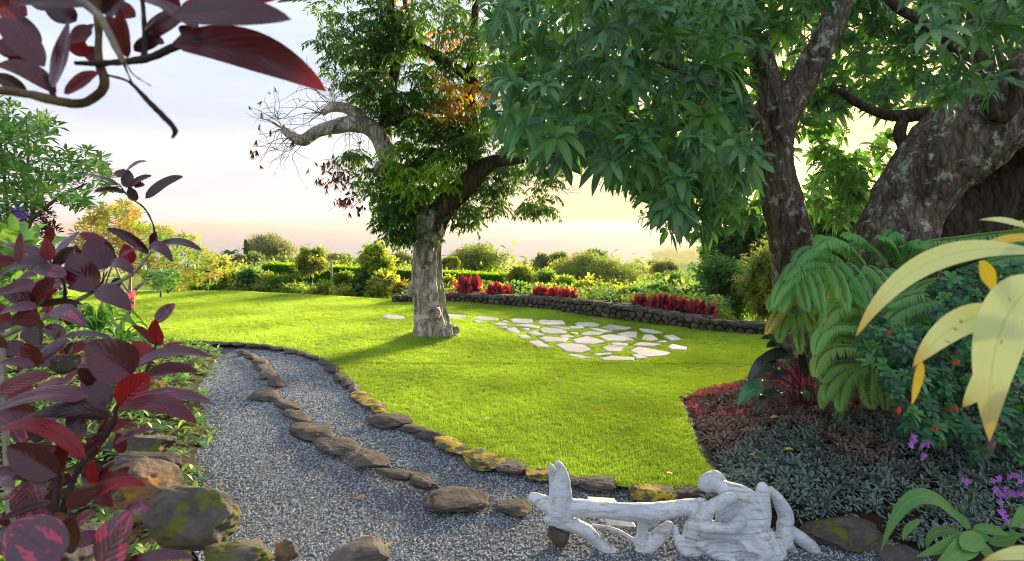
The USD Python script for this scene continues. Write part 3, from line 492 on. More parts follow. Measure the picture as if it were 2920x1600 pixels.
for (px, py), Y, size, mk, seed, rz, lab in [
    (C7(1000, 560), 5.1, (.95, .6, .34), 'lava_green', 11, .2, 'mossy brown boulder at the gravel edge, furthest of the big ones'),
    (C7(1090, 700), 4.4, (.85, .6, .26), 'lava', 12, -.1, 'flat layered brown boulder between the mossy one and the orange-stained one'),
    (C7(1090, 800), 4.05, (.82, .55, .40), 'lava_orange', 13, -.5, 'boulder stained orange with lichen beside the gravel'),
    (C7(1440, 1090), 3.45, (1.08, .60, .44), 'lava_green', 14, -.45, 'largest dark boulder with green moss on its lower side, beside the gravel'),
    (C7(1780, 1360), 2.95, (.55, .40, .18), 'lava_green', 15, .1, 'low mossy rock at the bottom of the gravel'),
    (C7(2140, 1330), 2.95, (.18, .16, .17), 'lava_orange', 16, .1, 'small upright reddish rock at the bottom of the gravel'),
    (C8(140, 1370), 2.95, (.34, .25, .12), 'lava', 17, .3, 'grey rock at the bottom edge left of the driftwood'),
    (C7(480, 1360), 2.7, (.6, .5, .3), 'lava', 18, .3, 'mossy rock behind the bottom-left red leaves'),
    (C4(480, 1300), 6.2, (.6, .5, .40), 'lava_moss', 19, .3, 'yellow mossed rock beneath the strap-leaved lily'),
    (C4(330, 1240), 6.6, (.7, .5, .40), 'lava_moss', 20, .0, 'yellow mossed rock left of the one beneath the lily'),
    (C4(700, 1215), 7.4, (1.0, .6, .42), 'lava', 22, .15, 'dark rock between the lily and the head of the gravel'),
    (C7(1110, 560), 5.6, (.6, .5, .34), 'lava', 25, .5, 'dark boulder behind the mossy one at the gravel edge'), (C7(1150, 330), 6.3, (.7, .55, .40), 'lava', 26, .2, 'dark boulder half hidden by red leaves, midway along the gravel edge'),
    (C7(1120, 150), 7.1, (.7, .5, .40), 'lava_orange', 27, .6, 'rust stained boulder half hidden by red leaves near the gravel head'), (C7(1030, 20), 8.0, (.8, .5, .40), 'lava', 28, .1, 'dark boulder at the far left of the gravel head'),
    (C9(1240, 1270), 4.1, (.62, .40, .20), 'lava_green', 23, .08, 'long low grey rock right of the driftwood'),
    (C9(1640, 1390), 3.75, (.30, .26, .18), 'lava', 24, .3, 'rounded rock under the pleated leaves right of the driftwood')]:
    c = P(px, py, Y); size = tuple(q * (.70 if px < 900 else 1) for q in size); obj('boulder', rock([c[0], c[1], max(c[2], -.06 + size[2] * .15)], size, seed, 4, rz, 11, .10), L[mk], smooth=55, label=lab, cat='boulder', group='boulders edging the beds')

# ---------------------------------------------------------------- the tree in the middle of the lawn
def K(Y): return Y / F / .8822                        # metres per display pixel
Yt = 11.2; k = K(Yt); tree = thing('lawn_tree', 'tree with thick grey ridged trunk and drooping foliage standing on the lawn', 'tree', DG(1086, 848))
def burls(lst):
    def fn(v, o):
        for c, rad, amp in lst:
            dd = np.linalg.norm(v - c, axis=-1); v = v + o * (amp * np.exp(-(dd / rad)**2) * (1 + .5 * np.cos(dd / rad * 7)))[..., None]
        th = np.arctan2(o[..., 1], o[..., 0]); return v + o * (.022 * np.sin(th * 7 + 1.5 * np.sin(v[..., 2] * 1.7)) + .012 * np.sin(th * 17 + 2 * np.sin(v[..., 2] * 2.3)))[..., None]
    return fn
T = lambda *pts: [D(x, y, Yt + dy) for x, y, dy in pts]
trk = tube(T((1087, 862, 0), (1085, 820, 0), (1080, 770, 0), (1074, 700, 0), (1073, 640, 0), (1076, 600, 0), (1082, 565, 0), (1092, 535, .05)), np.array([49, 42, 37, 35.5, 33, 31, 34, 31]) * k, 110, 180, .04, 4.0, 3,
           burls([(D(1088, 788, Yt - .34), .14, .17), (D(1040, 730, Yt - .1), .12, .15), (D(1112, 590, Yt - .1), .12, .10), (D(1120, 836, Yt - .1), .16, .24), (D(1050, 850, Yt), .2, .05)]))
obj('trunk', trk, L['bark_tree'], tree, smooth=60)
limbs = [(T((1085, 585, 0), (1100, 545, .05), (1130, 505, .1), (1170, 470, .1), (1205, 430, .1), (1240, 408, .05), (1275, 405, 0), (1330, 402, -.1)), [34, 33, 31, 29, 24, 18, 13, 7], 'bark_dark'),
         (T((1066, 600, 0), (1050, 555, .1), (1025, 500, .1), (1000, 455, .1), (982, 420, .1)), [26, 24, 22, 20, 18], 'bark_dark'),
         (T((985, 430, .1), (972, 390, .1), (955, 345, .0), (925, 318, -.1), (885, 312, -.2), (845, 318, -.25), (800, 330, -.3), (765, 352, -.3), (738, 345, -.3), (712, 325, -.3)), [23, 23, 23, 22, 21, 18, 16, 16, 12, 8], 'bark_tree'),
         (T((925, 318, -.1), (900, 290, -.2), (870, 272, -.2), (835, 270, -.2), (810, 285, -.2)), [17, 16, 13, 12, 8], 'bark_tree'),
         (T((980, 420, .1), (968, 350, .1), (972, 290, .15), (985, 220, .2), (1000, 130, .2), (985, 40, .2), (975, -80, .2)), [20, 18, 17, 15, 13, 11, 8], 'bark_dark'),
         (T((1195, 440, .2), (1188, 380, .3), (1185, 300, .3), (1182, 210, .3), (1190, 120, .3), (1200, -40, .3)), [20, 18, 17, 15, 12, 8], 'bark_dark'),
         (T((1235, 240, .2), (1200, 215, .2), (1160, 180, .1), (1120, 155, 0), (1070, 125, -.1), (1030, 100, -.1), (1000, 60, -.1), (970, 20, -.1)), [13, 14, 13, 13, 12, 10, 8, 5], 'bark_dark'),
         (T((1040, 112, -.1), (1030, 60, -.1), (1010, -30, 0)), [9, 7, 4], 'bark_dark'), (T((985, 425, .1), (960, 415, -.1), (955, 432, -.25)), [15, 14, 13], 'bark_tree'),
         (T((990, 300, .1), (1010, 285, -.1), (1028, 310, -.2)), [22, 26, 14], 'bark_dark')]
for pts, rad, mt in limbs: obj('limb', tube(pts, np.array(rad) * k, 14, None, .018, 6.0, 5), L[mt], tree, smooth=60)
r = np.random.default_rng(31); tw = []
def twig(p0, d0, ln, rad, bend, r):
    pts = [p0]; dd = nrm(d0)
    for _ in range(5): dd = nrm(dd + r.normal(0, bend, 3) * [1, .6, 1] - [0, 0, .06]); pts.append(pts[-1] + dd * ln / 5)
    return pts, [rad, rad * .75, rad * .5, rad * .3]
fans = [((712, 325), (-1, .3), 10, 110), ((700, 300), (-.6, 1), 7, 100), ((765, 350), (-1, -.5), 8, 130), ((745, 345), (-.9, -.2), 6, 130), ((810, 285), (-1, .4), 10, 120), ((835, 270), (-.3, 1), 12, 150), ((880, 300), (0, -1), 5, 80), ((960, 300), (-1, .5), 14, 190),
        ((975, 200), (-1, .2), 12, 200), ((990, 130), (-1, .25), 12, 210), ((985, 60), (-1, 0), 10, 200), ((980, 20), (-1, -.2), 8, 200), ((900, 440), (-1, -.3), 10, 90), ((930, 480), (-1, -.3), 8, 110), ((1330, 402), (1, -.1), 8, 110), ((1380, 470), (1, .1), 6, 90), ((960, 415), (-1, -.2), 8, 110), ((1100, 200), (.2, -1), 6, 120), ((1020, 110), (-.3, -1), 6, 130)]
tips = []
for (x, y), (dx, dz), n, ln in fans:
    for _ in range(n):
        pts, rad = twig(D(x, y, Yt - .15 + r.normal(0, .15)), np.array([dx, r.normal(0, .5), dz]) + r.normal(0, .45, 3), ln * k * r.uniform(.5, 1.15), .0085, .38, r); tw.append(tube(pts, rad, 4, 14)); tips.append(pts[-1])
        if r.random() < .6: p2, rd = twig(pts[3], np.array([dx, 0, dz]) + r.normal(0, .8, 3), ln * k * .5, .005, .4, r); tw.append(tube(p2, rd, 4, 10)); tips.append(p2[-1])
obj('bare_twig', join(*tw), L['twig'], tree, kind='stuff')
def pinnate(L0, npair, w, seed):
    r = np.random.default_rng(seed); out = []
    for q in range(4):
        a = q * 1.57 + r.uniform(-.4, .4); d0 = np.array([math.cos(a), math.sin(a), .25]); l = L0 * r.uniform(.7, 1.1)
        pt = lambda u: d0 * l * u - UP * l * .75 * u * u
        for j in range(npair):
            u = (j + 1) / npair; p = pt(u); tg2 = nrm(pt(u + .05) - pt(u - .05)); sd = nrm(np.cross(tg2, UP))
            for s in (-1, 1):
                dd = nrm(tg2 * .7 + sd * s * .8 - UP * .35); ll = L0 * .42 * r.uniform(.8, 1.15); out.append(ribbon(p, p + dd * ll * .5 + UP * .006, p + dd * ll - UP * ll * .22, w, UP + r.normal(0, .2, 3), 3, 2, .2, 0, (.9, .8)))
    return join(*out)
sprigs = [pinnate(.24, 4, .042, s) for s in (1, 2, 3)]
CL = [(900,70,130,110,80),(1000,200,100,110,60),(885,175,70,70,22),(1090,50,150,100,80),(1175,170,90,110,60),(1060,330,70,60,34),(1010,395,60,55,34),(1030,450,85,60,52),(1105,425,70,65,42),(1000,545,55,50,32),(1180,330,70,70,34),(1235,440,100,50,48),(1215,505,60,45,26),(1160,545,55,35,18),(1360,435,55,35,20),(1355,505,42,45,16),(1110,290,70,60,28),(940,250,55,45,18),(985,500,55,55,32),(1050,520,50,55,26),(1290,395,60,40,18),(1130,360,60,60,26),(1060,575,45,35,14),(940,120,60,80,26),(1080,230,70,70,30),(885,395,38,32,9),(930,455,32,36,10),(1010,600,60,20,4),(1200,-80,160,80,60),(980,-90,160,90,60),(1230,300,50,80,20),(1020,590,50,25,12)]
pp, ww = [], []
for x, y, rx, ry, n in CL:
    n = int(n * 1.25); q = nrm(r.normal(0, 1, (n, 3))) * r.uniform(.2, 1.0, (n, 1))**.5
    for a in q: pp.append(D(x + a[0] * rx, y - a[2] * ry, Yt + (.8 if 1120 < x < 1340 and 370 < y < 520 else 0) + a[1] * (rx + ry) / 2 * k * 1.1)); ww.append((x, y))
pp, ww = np.array(pp), np.array(ww); n = len(pp); yaw = R.from_euler('zy', np.column_stack([r.uniform(0, 6.28, n), r.normal(0, .3, n)])); idx = r.integers(0, 3, n)
lime_mask = meshkit.noise(pp * 1.6, 4) + .25 * ((ww[:, 0] > 1000) & (ww[:, 0] < 1130) & (ww[:, 1] > 250))  # where lime leaves grow: by noise, more of them mid-crown
gold = (meshkit.noise(pp * 1.3 + 40, 8) > .66) & (ww[:, 0] > 1080) & (ww[:, 1] < 300); kind = np.where(gold, 2, np.where(lime_mask > .80, 1, 0))
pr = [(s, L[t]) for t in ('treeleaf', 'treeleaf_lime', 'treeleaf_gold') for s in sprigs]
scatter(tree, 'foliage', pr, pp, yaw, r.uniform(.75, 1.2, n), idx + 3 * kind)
dead = [p for p in tips if r.random() < .22]
for x, y, rx, ry, n in [(835,420,40,28,46),(860,455,36,30,30),(870,505,32,22,26),(830,450,30,15,14),(905,520,30,15,10),(745,352,8,8,4),(640,380,8,8,5),(1240,170,40,30,14)]:
    for _ in range(n): dead.append(D(x + r.normal(0, .5) * rx, y + r.normal(0, .5) * ry, Yt - .2 + r.normal(0, .2)))
n = len(dead); dl = join(*[ribbon((0, 0, 0), (.012 * s, 0.01, -.05), (.03 * s, .02 * s, -.12), .022, (0, -1, .2), 3, 2, .5) for s in (-1, -.2, .7, 1.3)])
scatter(tree, 'withered_leaves', [(dl, L['deadleaf'])], dead, R.from_euler('zy', np.column_stack([r.uniform(0, 6.28, n), r.normal(0, .5, n)])), r.uniform(.7, 1.3, n), np.zeros(n, int))

# ---------------------------------------------------------------- the two mango trees
AX = np.array([0, -1, .55])
ros = [rosette(9, .225, .076, AX + np.array([dx, 0, dz]), (35, 105), .5, s, 4, 2, .22, (.88, .58), wild=2.2) for s, dx, dz in ((1, 0, 0), (2, .3, .2), (3, -.3, -.2), (4, .1, -.5), (5, -.5, .3))]
ymax = lambda poly: max(a[1] for a in poly)
def canopy(tr, poly, n, y0, y1, seed, nparts, holes=(), sc=1.0, bright=.1, power=1.0, name='foliage', tilt=.35):
    r = np.random.default_rng(seed); pl = Polygon(poly); x0, ya, x1, yb = pl.bounds; q = []
    while len(q) < n:
        x, y = r.uniform(x0, x1), r.uniform(ya, yb)
        if pl.contains(Point(x, y)) and not any(((x - a) / b)**2 + ((y - c) / e)**2 < 1 for a, c, b, e in holes): q.append((x, y))
    Ys = y0 + (y1 - y0) * r.uniform(0, 1, n)**power
    if y1 > 6 and ymax(poly) > 0:                   # the slim trunk and its right limb stand clear of the leaves
        qa = np.array(q); ax1 = np.interp(qa[:, 1], [100, 290, 370, 440, 520, 610, 700], [1935, 1955, 1945, 1952, 1970, 1990, 2000]); ax2 = np.interp(qa[:, 1], [-60, 80, 160, 235, 300], [2130, 2085, 2045, 2000, 1968])
        hit = (Ys < 9.0) & (((np.abs(qa[:, 0] - ax1) < 88) & (qa[:, 1] > 140)) | ((np.abs(qa[:, 0] - ax2) < 62) & (qa[:, 1] < 320)))
        q = [a for a, h in zip(q, hit) if not h]; Ys = Ys[~hit]; n = len(q)
    p = np.array([D(a[0], a[1], Y) for a, Y in zip(q, Ys)])
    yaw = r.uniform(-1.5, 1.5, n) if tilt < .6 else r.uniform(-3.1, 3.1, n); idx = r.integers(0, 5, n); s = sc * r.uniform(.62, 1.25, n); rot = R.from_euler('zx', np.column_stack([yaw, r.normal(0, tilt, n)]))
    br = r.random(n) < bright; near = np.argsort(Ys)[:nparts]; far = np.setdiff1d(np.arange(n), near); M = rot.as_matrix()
    for a in near:
        sd = int(idx[a])
        for lf in rosette(9, .225, .076, AX + np.array([(0, .3, -.3, .1, -.5)[sd], 0, (0, .2, -.2, -.5, .3)[sd]]), (35, 105), .5, sd + 1, 5, 2, .22, (.88, .58), parts=True, wild=2.2):
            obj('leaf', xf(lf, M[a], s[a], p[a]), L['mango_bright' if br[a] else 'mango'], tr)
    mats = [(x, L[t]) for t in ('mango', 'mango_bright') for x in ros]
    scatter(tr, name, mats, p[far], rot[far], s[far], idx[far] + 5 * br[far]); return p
Ym = 8.6; k = K(Ym)
mango = thing('mango_tree', 'mango tree with slim dark forking trunk and leafy curtain over the lawn', 'tree', P(2265, 1050, Ym))
M_ = lambda *pts, Y=Ym: [D(x, y, Y + dy) for x, y, dy in pts]
obj('trunk', tube(M_((2020, 960, 0), (2008, 850, 0), (2000, 700, 0), (1990, 610, 0), (1970, 520, 0), (1952, 440, 0), (1945, 370, 0), (1955, 290, 0), (1965, 250, 0)), np.array([62, 58, 54, 52, 47, 45, 46, 52, 50]) * k, 96, 200, .04, 5.0, 6), L['bark_mango'], mango, smooth=60)
for pts, rad in [(M_((1950, 300, 0), (1935, 220, 0), (1915, 150, .1), (1900, 60, .2), (1885, -80, .2)), [38, 34, 30, 28, 24]), (M_((1968, 300, 0), (2000, 235, 0), (2045, 160, 0), (2085, 80, 0), (2120, -20, 0), (2150, -120, 0)), [38, 37, 36, 34, 32, 28]),
                 (M_((1940, 380, .1), (1900, 300, -.6), (1830, 230, -1.4), (1740, 190, -2.2), (1650, 150, -2.8)), [18, 15, 12, 9, 5]), (M_((1930, 180, .1), (1850, 90, -.8), (1720, 40, -1.8), (1560, 20, -2.4)), [18, 14, 11, 6]), (M_((1900, 60, .2), (1700, -60, -.5), (1400, -90, -1.5), (1250, -80, -2)), [16, 13, 9, 5])]:
    obj('limb', tube(pts, np.array(rad) * k, 16, None, .03, 5.0, 8), L['bark_mango'], mango, smooth=60)
FRONT = [(1232,-60),(1222,100),(1245,190),(1228,285),(1285,330),(1290,372),(1350,405),(1400,420),(1440,395),(1500,420),(1560,460),(1600,500),(1640,535),(1700,555),(1760,540),(1820,520),(1870,500),(1905,430),(1890,300),(1870,100),(1890,-60)]
BACK = [(1245,-60),(1240,120),(1250,280),(1300,350),(1420,395),(1520,410),(1600,480),(1680,545),(1790,530),(1900,540),(1990,580),(2030,520),(2010,300),(2000,100),(1990,-60)]
HOLES = [(1480, 100, 14, 26), (1530, 60, 12, 20), (1700, 40, 10, 18), (2085, 130, 22, 45)]
canopy(mango, FRONT, 165, 4.2, 5.6, 41, 32, HOLES, .90, .22)
canopy(mango, FRONT, 200, 5.6, 7.2, 42, 0, HOLES, .95, .12, name='inner_foliage')
canopy(mango, [(1540,420),(1900,420),(1975,540),(1880,560),(1800,585),(1720,605),(1650,580),(1590,520)], 95, 6.6, 9.0, 47, 0, (), .95, .05, name='lower_foliage')
canopy(mango, BACK, 600, 6.8, 10.5, 43, 0, HOLES, 1.25, .05, name='far_foliage', tilt=.8)
canopy(mango, [(1280, -500), (1240, -60), (2200, -60), (2300, -500)], 190, 5.0, 11.0, 44, 0, (), 1.5, .05, name='upper_foliage', tilt=.8)  # canopy carried on out of view, put in to shade the lawn
Yb = 7.2; k = K(Yb)
big = thing('mango_tree', 'huge leaning mango trunk with pale lichen on its bark behind the ferns', 'tree', P(2560, 1130, Yb))
B_ = lambda *pts, Y=Yb: [D(x, y, Y + dy) for x, y, dy in pts]
obj('trunk', tube(B_((2250, 1010, 0), (2235, 760, 0), (2240, 640, 0), (2275, 535, 0), (2340, 430, -.1), (2430, 345, -.2), (2540, 262, -.3), (2660, 190, -.4), (2800, 90, -.5)), np.array([120, 105, 92, 84, 88, 98, 100, 96, 86]) * k, 150, 260, .07, 2.6, 7,
    lambda v, o: v + o * (.10 * np.exp(-(np.linalg.norm(v - D(2175, 575, Yb - .2), axis=-1) / .16)**2) + .12 * np.exp(-(np.linalg.norm(v - D(2500, 330, Yb - .5), axis=-1) / .2)**2) + .07 * np.exp(-(np.linalg.norm(v - D(2330, 420, Yb - .4), axis=-1) / .2)**2))[..., None]), L['bark_mango'], big, smooth=60)
obj('limb', tube(B_((2290, 960, .45), (2320, 720, .5), (2370, 600, .45), (2455, 510, .4), (2570, 420, .3), (2720, 320, .3)), np.array([130, 120, 108, 98, 98, 90]) * k, 120, 200, .07, 2.6, 17), L['bark_dark'], big, smooth=60)
for pts, rad in [(B_((2440, 330, -.1), (2395, 300, 0), (2330, 288, .1), (2270, 292, .2), (2215, 285, .3), (2150, 255, .3), (2110, 225, .3)), [46, 36, 20, 16, 14, 11, 8]), (B_((2280, 292, .2), (2262, 330, .1), (2275, 370, .1), (2300, 400, .2)), [12, 12, 10, 8]), (B_((2470, 320, .1), (2450, 240, .2), (2460, 130, .2), (2480, 20, .2), (2500, -100, .2)), [60, 44, 40, 38, 34]), (B_((2455, 180, .2), (2400, 110, .3), (2330, 60, .4), (2260, 20, .5), (2200, -40, .5)), [22, 18, 15, 12, 9])]:
    obj('limb', tube(pts, np.array(rad) * k, 18, None, .04, 4.0, 12), L['bark_dark'], big, smooth=60)
th = np.linspace(0, 6.283, 20); kc = D(2508, 232, Yb - .75)
obj('knot', tube([kc + np.array([34 * k * math.cos(a), -.05, 58 * k * math.sin(a)]) for a in th], [.062, .07, .062], 14, 60, .012, 9.0, 4), L['bark_dark'], big, smooth=60)
SUNHOLE = [(2390, 335, 34, 22), (2365, 370, 30, 34), (2170, 325, 42, 45), (2440, 75, 28, 36), (2240, 170, 10, 12), (2190, 110, 14, 16), (2300, 250, 60, 12), (2100, 190, 14, 30)]
RIGHT = [(1990,-60),(1985,250),(2030,330),(2080,300),(2200,285),(2290,275),(2400,255),(2470,240),(2640,180),(2640,-60)]
canopy(big, RIGHT, 620, 8.6, 12.0, 51, 0, SUNHOLE, 1.1, .10, name='far_foliage', tilt=.8)
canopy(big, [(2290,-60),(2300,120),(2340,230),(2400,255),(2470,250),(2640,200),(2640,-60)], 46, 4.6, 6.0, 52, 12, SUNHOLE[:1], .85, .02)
canopy(big, [(2020,330),(2050,560),(2130,560),(2190,490),(2230,420),(2250,330),(2150,300)], 110, 9.5, 12.5, 53, 0, SUNHOLE, 1.1, .6, name='sunlit_foliage', tilt=.8)  # sunlight put into the colour: most clusters take the brighter leaf
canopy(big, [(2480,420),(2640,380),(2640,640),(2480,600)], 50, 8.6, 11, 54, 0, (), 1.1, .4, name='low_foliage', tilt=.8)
canopy(big, [(2200, -500), (2150, -60), (3200, -60), (3200, -500)], 130, 5.0, 12.0, 55, 0, (), 1.6, .03, name='upper_foliage', tilt=.8)  # unseen clusters above the view, put in for the shade they cast
canopy(big, [(2640, -60), (2640, 600), (3100, 600), (3100, -60)], 110, 6.5, 11.0, 56, 0, (), 1.5, .03, name='side_foliage', tilt=.8)

# ---------------------------------------------------------------- tree ferns
def frond(b, mid, t, half, npair=44, seed=0, droop=.55):
    r = np.random.default_rng(seed); ctl = 2 * mid - .5 * (b + t); u = np.linspace(0, 1, npair + 1); c = ((1 - u)**2)[:, None] * b + (2 * u * (1 - u))[:, None] * ctl + (u**2)[:, None] * t
    T0 = nrm(np.gradient(c, axis=0)); up = UP + np.array([0, -.35, 0]); out = []
    for i in range(2, npair + 1):
        s0 = nrm(np.cross(T0[i], up)); N0 = np.cross(s0, T0[i]); h = half * min(1, 1.25 * math.sin(math.pi * min(1, u[i]**.75 * .96 + .02))**.7 + .06); w = np.linalg.norm(c[1] - c[0]) * .5
        for s in (-1, 1):
            d0 = nrm(s0 * s + T0[i] * (.32 + .7 * u[i]) + r.normal(0, .05, 3)); tip = c[i] + d0 * h * .92 - UP * h * droop * r.uniform(.8, 1.15)
            out.append(ribbon(c[i], c[i] + d0 * h * .52 + N0 * h * .10, tip, w * 1.25, N0 + d0 * .2, 3, 2, -.7, 0, (.55, .5)))
    return join(*out), c
def fern(label, lst, loc, seed, group='tree ferns below the mango trees'):
    t = thing('tree_fern', label, 'fern', loc, group)
    fr0 = np.random.default_rng(seed); more = []
    for x0, y0, x1, y1, x2, y2, Y0, Y2, half, mt in lst:
        j = fr0.normal(0, 1, 8); more.append((x0, y0, x1 + 55 * j[0], y1 + 45 * j[1] + 20, x2 + 90 * j[2], y2 + 70 * j[3] + 30, Y0 + .15, Y2 + .15 + .25 * abs(j[4]), half * fr0.uniform(.85, 1.1), mt))
    for n, (x0, y0, x1, y1, x2, y2, Y0, Y2, half, mt) in enumerate(lst + more):
        b, e = P(*C6(x0, y0), Y0), P(*C6(x2, y2), Y2); mid = P(*C6(x1, y1), (Y0 + Y2) / 2); hm = half / 2.615 / F * (Y0 + Y2) / 2 * 1.12
        fr, c = frond(b, mid, e, hm, int(np.clip(np.linalg.norm(e - b) * 36 + 12, 20, 52)), seed + n); fp = obj('frond', fr[:2], L[mt], t, smooth=True, uv=fr[2])
        obj('rachis', tube(c[::6], [.009, .006, .003], 5, 20), L['rachis'], fp)
    return t
A = [(1400,640,1180,410,990,480,6.5,6.0,88,'fern'),(1560,640,1360,410,1215,372,6.6,6.3,84,'fern'),(1640,640,1555,430,1480,388,6.6,6.2,80,'fern'),(1660,660,1730,450,1790,452,6.5,6.1,80,'fern'),(1290,650,1010,470,845,610,6.4,5.8,84,'fern'),
     (1290,660,960,560,780,690,6.3,5.7,80,'fern'),(1200,640,860,650,690,895,6.2,5.6,70,'fern'),(1120,610,1180,690,1245,910,6.0,5.5,74,'fern'),(960,640,1015,730,1062,955,6.0,5.5,66,'fern'),(880,670,905,780,945,930,6.0,5.5,62,'fern'),(1210,570,1310,660,1412,860,6.0,5.5,80,'fern'),
     (1370,590,1470,650,1540,750,6.1,5.7,74,'fern'),(1540,620,1590,640,1640,700,6.2,5.8,60,'fern'),(1000,760,790,870,640,1095,6.2,5.8,58,'fern_yellow'),(900,880,970,1000,1012,1190,6.2,5.8,58,'fern_old'),(840,900,875,1040,893,1245,6.2,5.8,56,'fern_old'),(860,900,770,1010,738,1160,6.2,5.8,54,'fern_old'),
     (1010,900,820,880,700,1010,6.5,6.1,60,'fern_old'),(1060,640,820,760,760,930,6.2,5.7,66,'fern'),(1450,650,1330,740,1380,900,6.2,5.6,70,'fern'),(1130,700,1090,820,1120,980,6.4,6.1,66,'fern_old'),(1350,800,1290,900,1330,1040,6.2,5.9,66,'fern_old')]
t = fern('largest green tree fern with arching fronds in front of the slim mango trunk', A, P(*C6(1230, 1500), 6.6), 60)
obj('stem', tube([P(*C6(1150, 1560), 6.8), P(*C6(1160, 1250), 6.7), P(*C6(1230, 900), 6.6), P(*C6(1340, 640), 6.5)], [.16, .13, .11, .09], 14, 40, .04, 9, 3), L['bark_dark'], t)
Bf = [(1480,1000,1200,900,1055,1085,5.9,5.5,76,'fern_old'),(1450,1130,1140,1040,1005,1250,5.8,5.4,80,'fern'),(1450,1260,1130,1210,1005,1410,5.7,5.3,80,'fern_old'),(1420,1340,1170,1330,1060,1450,5.7,5.3,74,'fern_old'),(1400,1340,1230,1450,1190,1670,5.6,5.2,70,'fern_old'),(1430,1330,1395,1480,1425,1650,5.6,5.3,72,'fern_old'),(1460,1320,1500,1460,1530,1660,5.7,5.4,64,'fern_old'),(1360,1340,1160,1420,1080,1590,5.6,5.2,70,'fern_old'),(1440,1000,1480,1080,1560,1200,5.9,5.5,66,'fern'),(1400,900,1230,850,1110,930,6.0,5.7,64,'fern_old')]
t = fern('lower tree fern whose fronds arch down beside the dark glossy leaves', Bf, P(*C6(1430, 1560), 5.9), 90)
obj('stem', tube([P(*C6(1430, 1600), 5.9), P(*C6(1440, 1300), 5.85), P(*C6(1450, 1050), 5.8)], [.10, .09, .07], 10, 20, .03, 9, 3), L['bark_dark'], t)
Cf = [(2650,330,2180,380,1640,450,6.9,6.4,70,'fern'),(2650,430,2240,480,1810,570,6.7,6.2,66,'fern'),(2080,790,1780,800,1555,890,5.9,5.6,84,'fern'),(2080,860,1730,890,1525,1040,5.8,5.5,88,'fern'),(2050,1010,1830,1040,1685,1120,5.7,5.4,80,'fern'),(2700,640,2480,600,2340,660,5.9,5.6,70,'fern'),(2700,520,2420,540,2200,620,6.2,5.8,66,'fern'),(2100,820,2000,920,1960,1080,5.8,5.5,70,'fern'),(2600,700,2500,760,2440,880,5.7,5.4,66,'fern'),(2000,700,1850,720,1720,790,6.2,5.9,66,'fern_old')]
t = fern('tree fern at the right edge with level fronds behind the yellow-green leaves', Cf, P(*C6(2450, 1560), 6.2), 120)
obj('stem', tube([P(*C6(2250, 1600), 6.2), P(*C6(2260, 1200), 6.2), P(*C6(2250, 800), 6.1)], [.12, .10, .09], 10, 20, .03, 9, 3), L['bark_dark'], t)

# dark glossy philodendron at the edge of the bed
ph = thing('philodendron', 'low plant with large dark glossy leaves and wine red stalks at the bed edge', 'plant', P(*C9(900, 230), 6.3))
c0 = P(*C9(930, 190), 6.3)
for n, (x0, y0, x1, y1, x2, y2, w, Y, mt) in enumerate([(740,-40,620,-30,500,110,150,5.9,'philo'),(640,170,540,150,425,255,150,5.7,'philo_green'),(745,165,640,200,572,315,90,5.7,'philo'),(860,-100,700,-110,545,-20,110,6.0,'philo'),(830,-120,740,-190,640,-180,110,6.1,'philo'),(800,-180,720,-235,600,-245,100,6.2,'philo'),(820,-60,760,-140,690,-235,110,6.15,'philo_green'),(1000,100,1010,60,990,20,70,6.0,'philo_green'),(950,40,900,-60,900,-160,110,6.2,'philo'),(1060,20,1080,-80,1060,-180,100,6.3,'philo'),(900,150,935,180,950,220,70,6.0,'philo_green'),(780,-10,720,40,650,60,90,6.0,'philo'),(870,-190,850,-260,800,-300,90,6.4,'philo'),(1000,-150,1010,-230,980,-300,80,6.4,'philo'),(640,20,590,60,540,60,90,6.1,'philo')]):
    b, mm, e = P(*C9(x0, y0), Y + .1), P(*C9(x1, y1), Y), P(*C9(x2, y2), Y - .1); lf = obj('leaf', ribbon(b, mm + UP * .02, e, w / 2.615 / F * Y, UP * .8 + np.array([-.2, -.8, 0]), 10, 4, .22, .03, (.62, .7), 0, n), L[mt], ph)
    obj('stalk', tube([c0 + [0.02 * n - .14, 0, -.08], (c0 * .5 + b * .5) + UP * .05, b], [.012, .009, .006], 6, 12), L['petiole'], lf)

# shrub with oval leaves and red flowers
sh = thing('flowering_shrub', 'leafy shrub with oval blue-green leaves and small red flowers on the right', 'shrub', P(*C9(2290, 830), 4.9))
r = np.random.default_rng(70); SH = Polygon([C6(*q) for q in [(1330,1090),(1480,1010),(1650,1050),(1780,1130),(1880,960),(1850,760),(1940,700),(2080,640),(2260,630),(2420,600),(2600,560),(2650,2000),(2560,2130),(2440,2120),(2300,2090),(2150,2000),(1980,1960),(1850,1900),(1640,1760),(1590,1600),(1480,1450),(1400,1320)]])
x0, y0, x1, y1 = SH.bounds; cnt = 0; pos, idx, ms = [], [], []
shr = [rosette(9, .085, .036, np.array([dx, -1, .7 + dz]), (40, 95), .2, s + 5, 4, 2, .2, (.9, .62)) for s, dx, dz in ((1, 0, 0), (2, .5, .2), (3, -.5, 0), (4, .1, .9))]
while cnt < 520:
    a = (r.uniform(x0, x1), r.uniform(y0, y1))
    if not SH.contains(Point(a)): continue
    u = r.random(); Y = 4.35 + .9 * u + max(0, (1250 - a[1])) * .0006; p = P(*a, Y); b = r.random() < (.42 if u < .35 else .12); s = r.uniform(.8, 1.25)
    if cnt < 34:
        Y = 4.25 + .3 * r.random(); p = P(*a, Y)
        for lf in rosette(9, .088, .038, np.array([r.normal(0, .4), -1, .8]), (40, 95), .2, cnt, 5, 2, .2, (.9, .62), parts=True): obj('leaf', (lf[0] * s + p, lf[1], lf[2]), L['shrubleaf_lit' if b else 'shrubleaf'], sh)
    else: pos.append(p); idx.append(r.integers(0, 4) + 4 * b); ms.append(s)
    cnt += 1
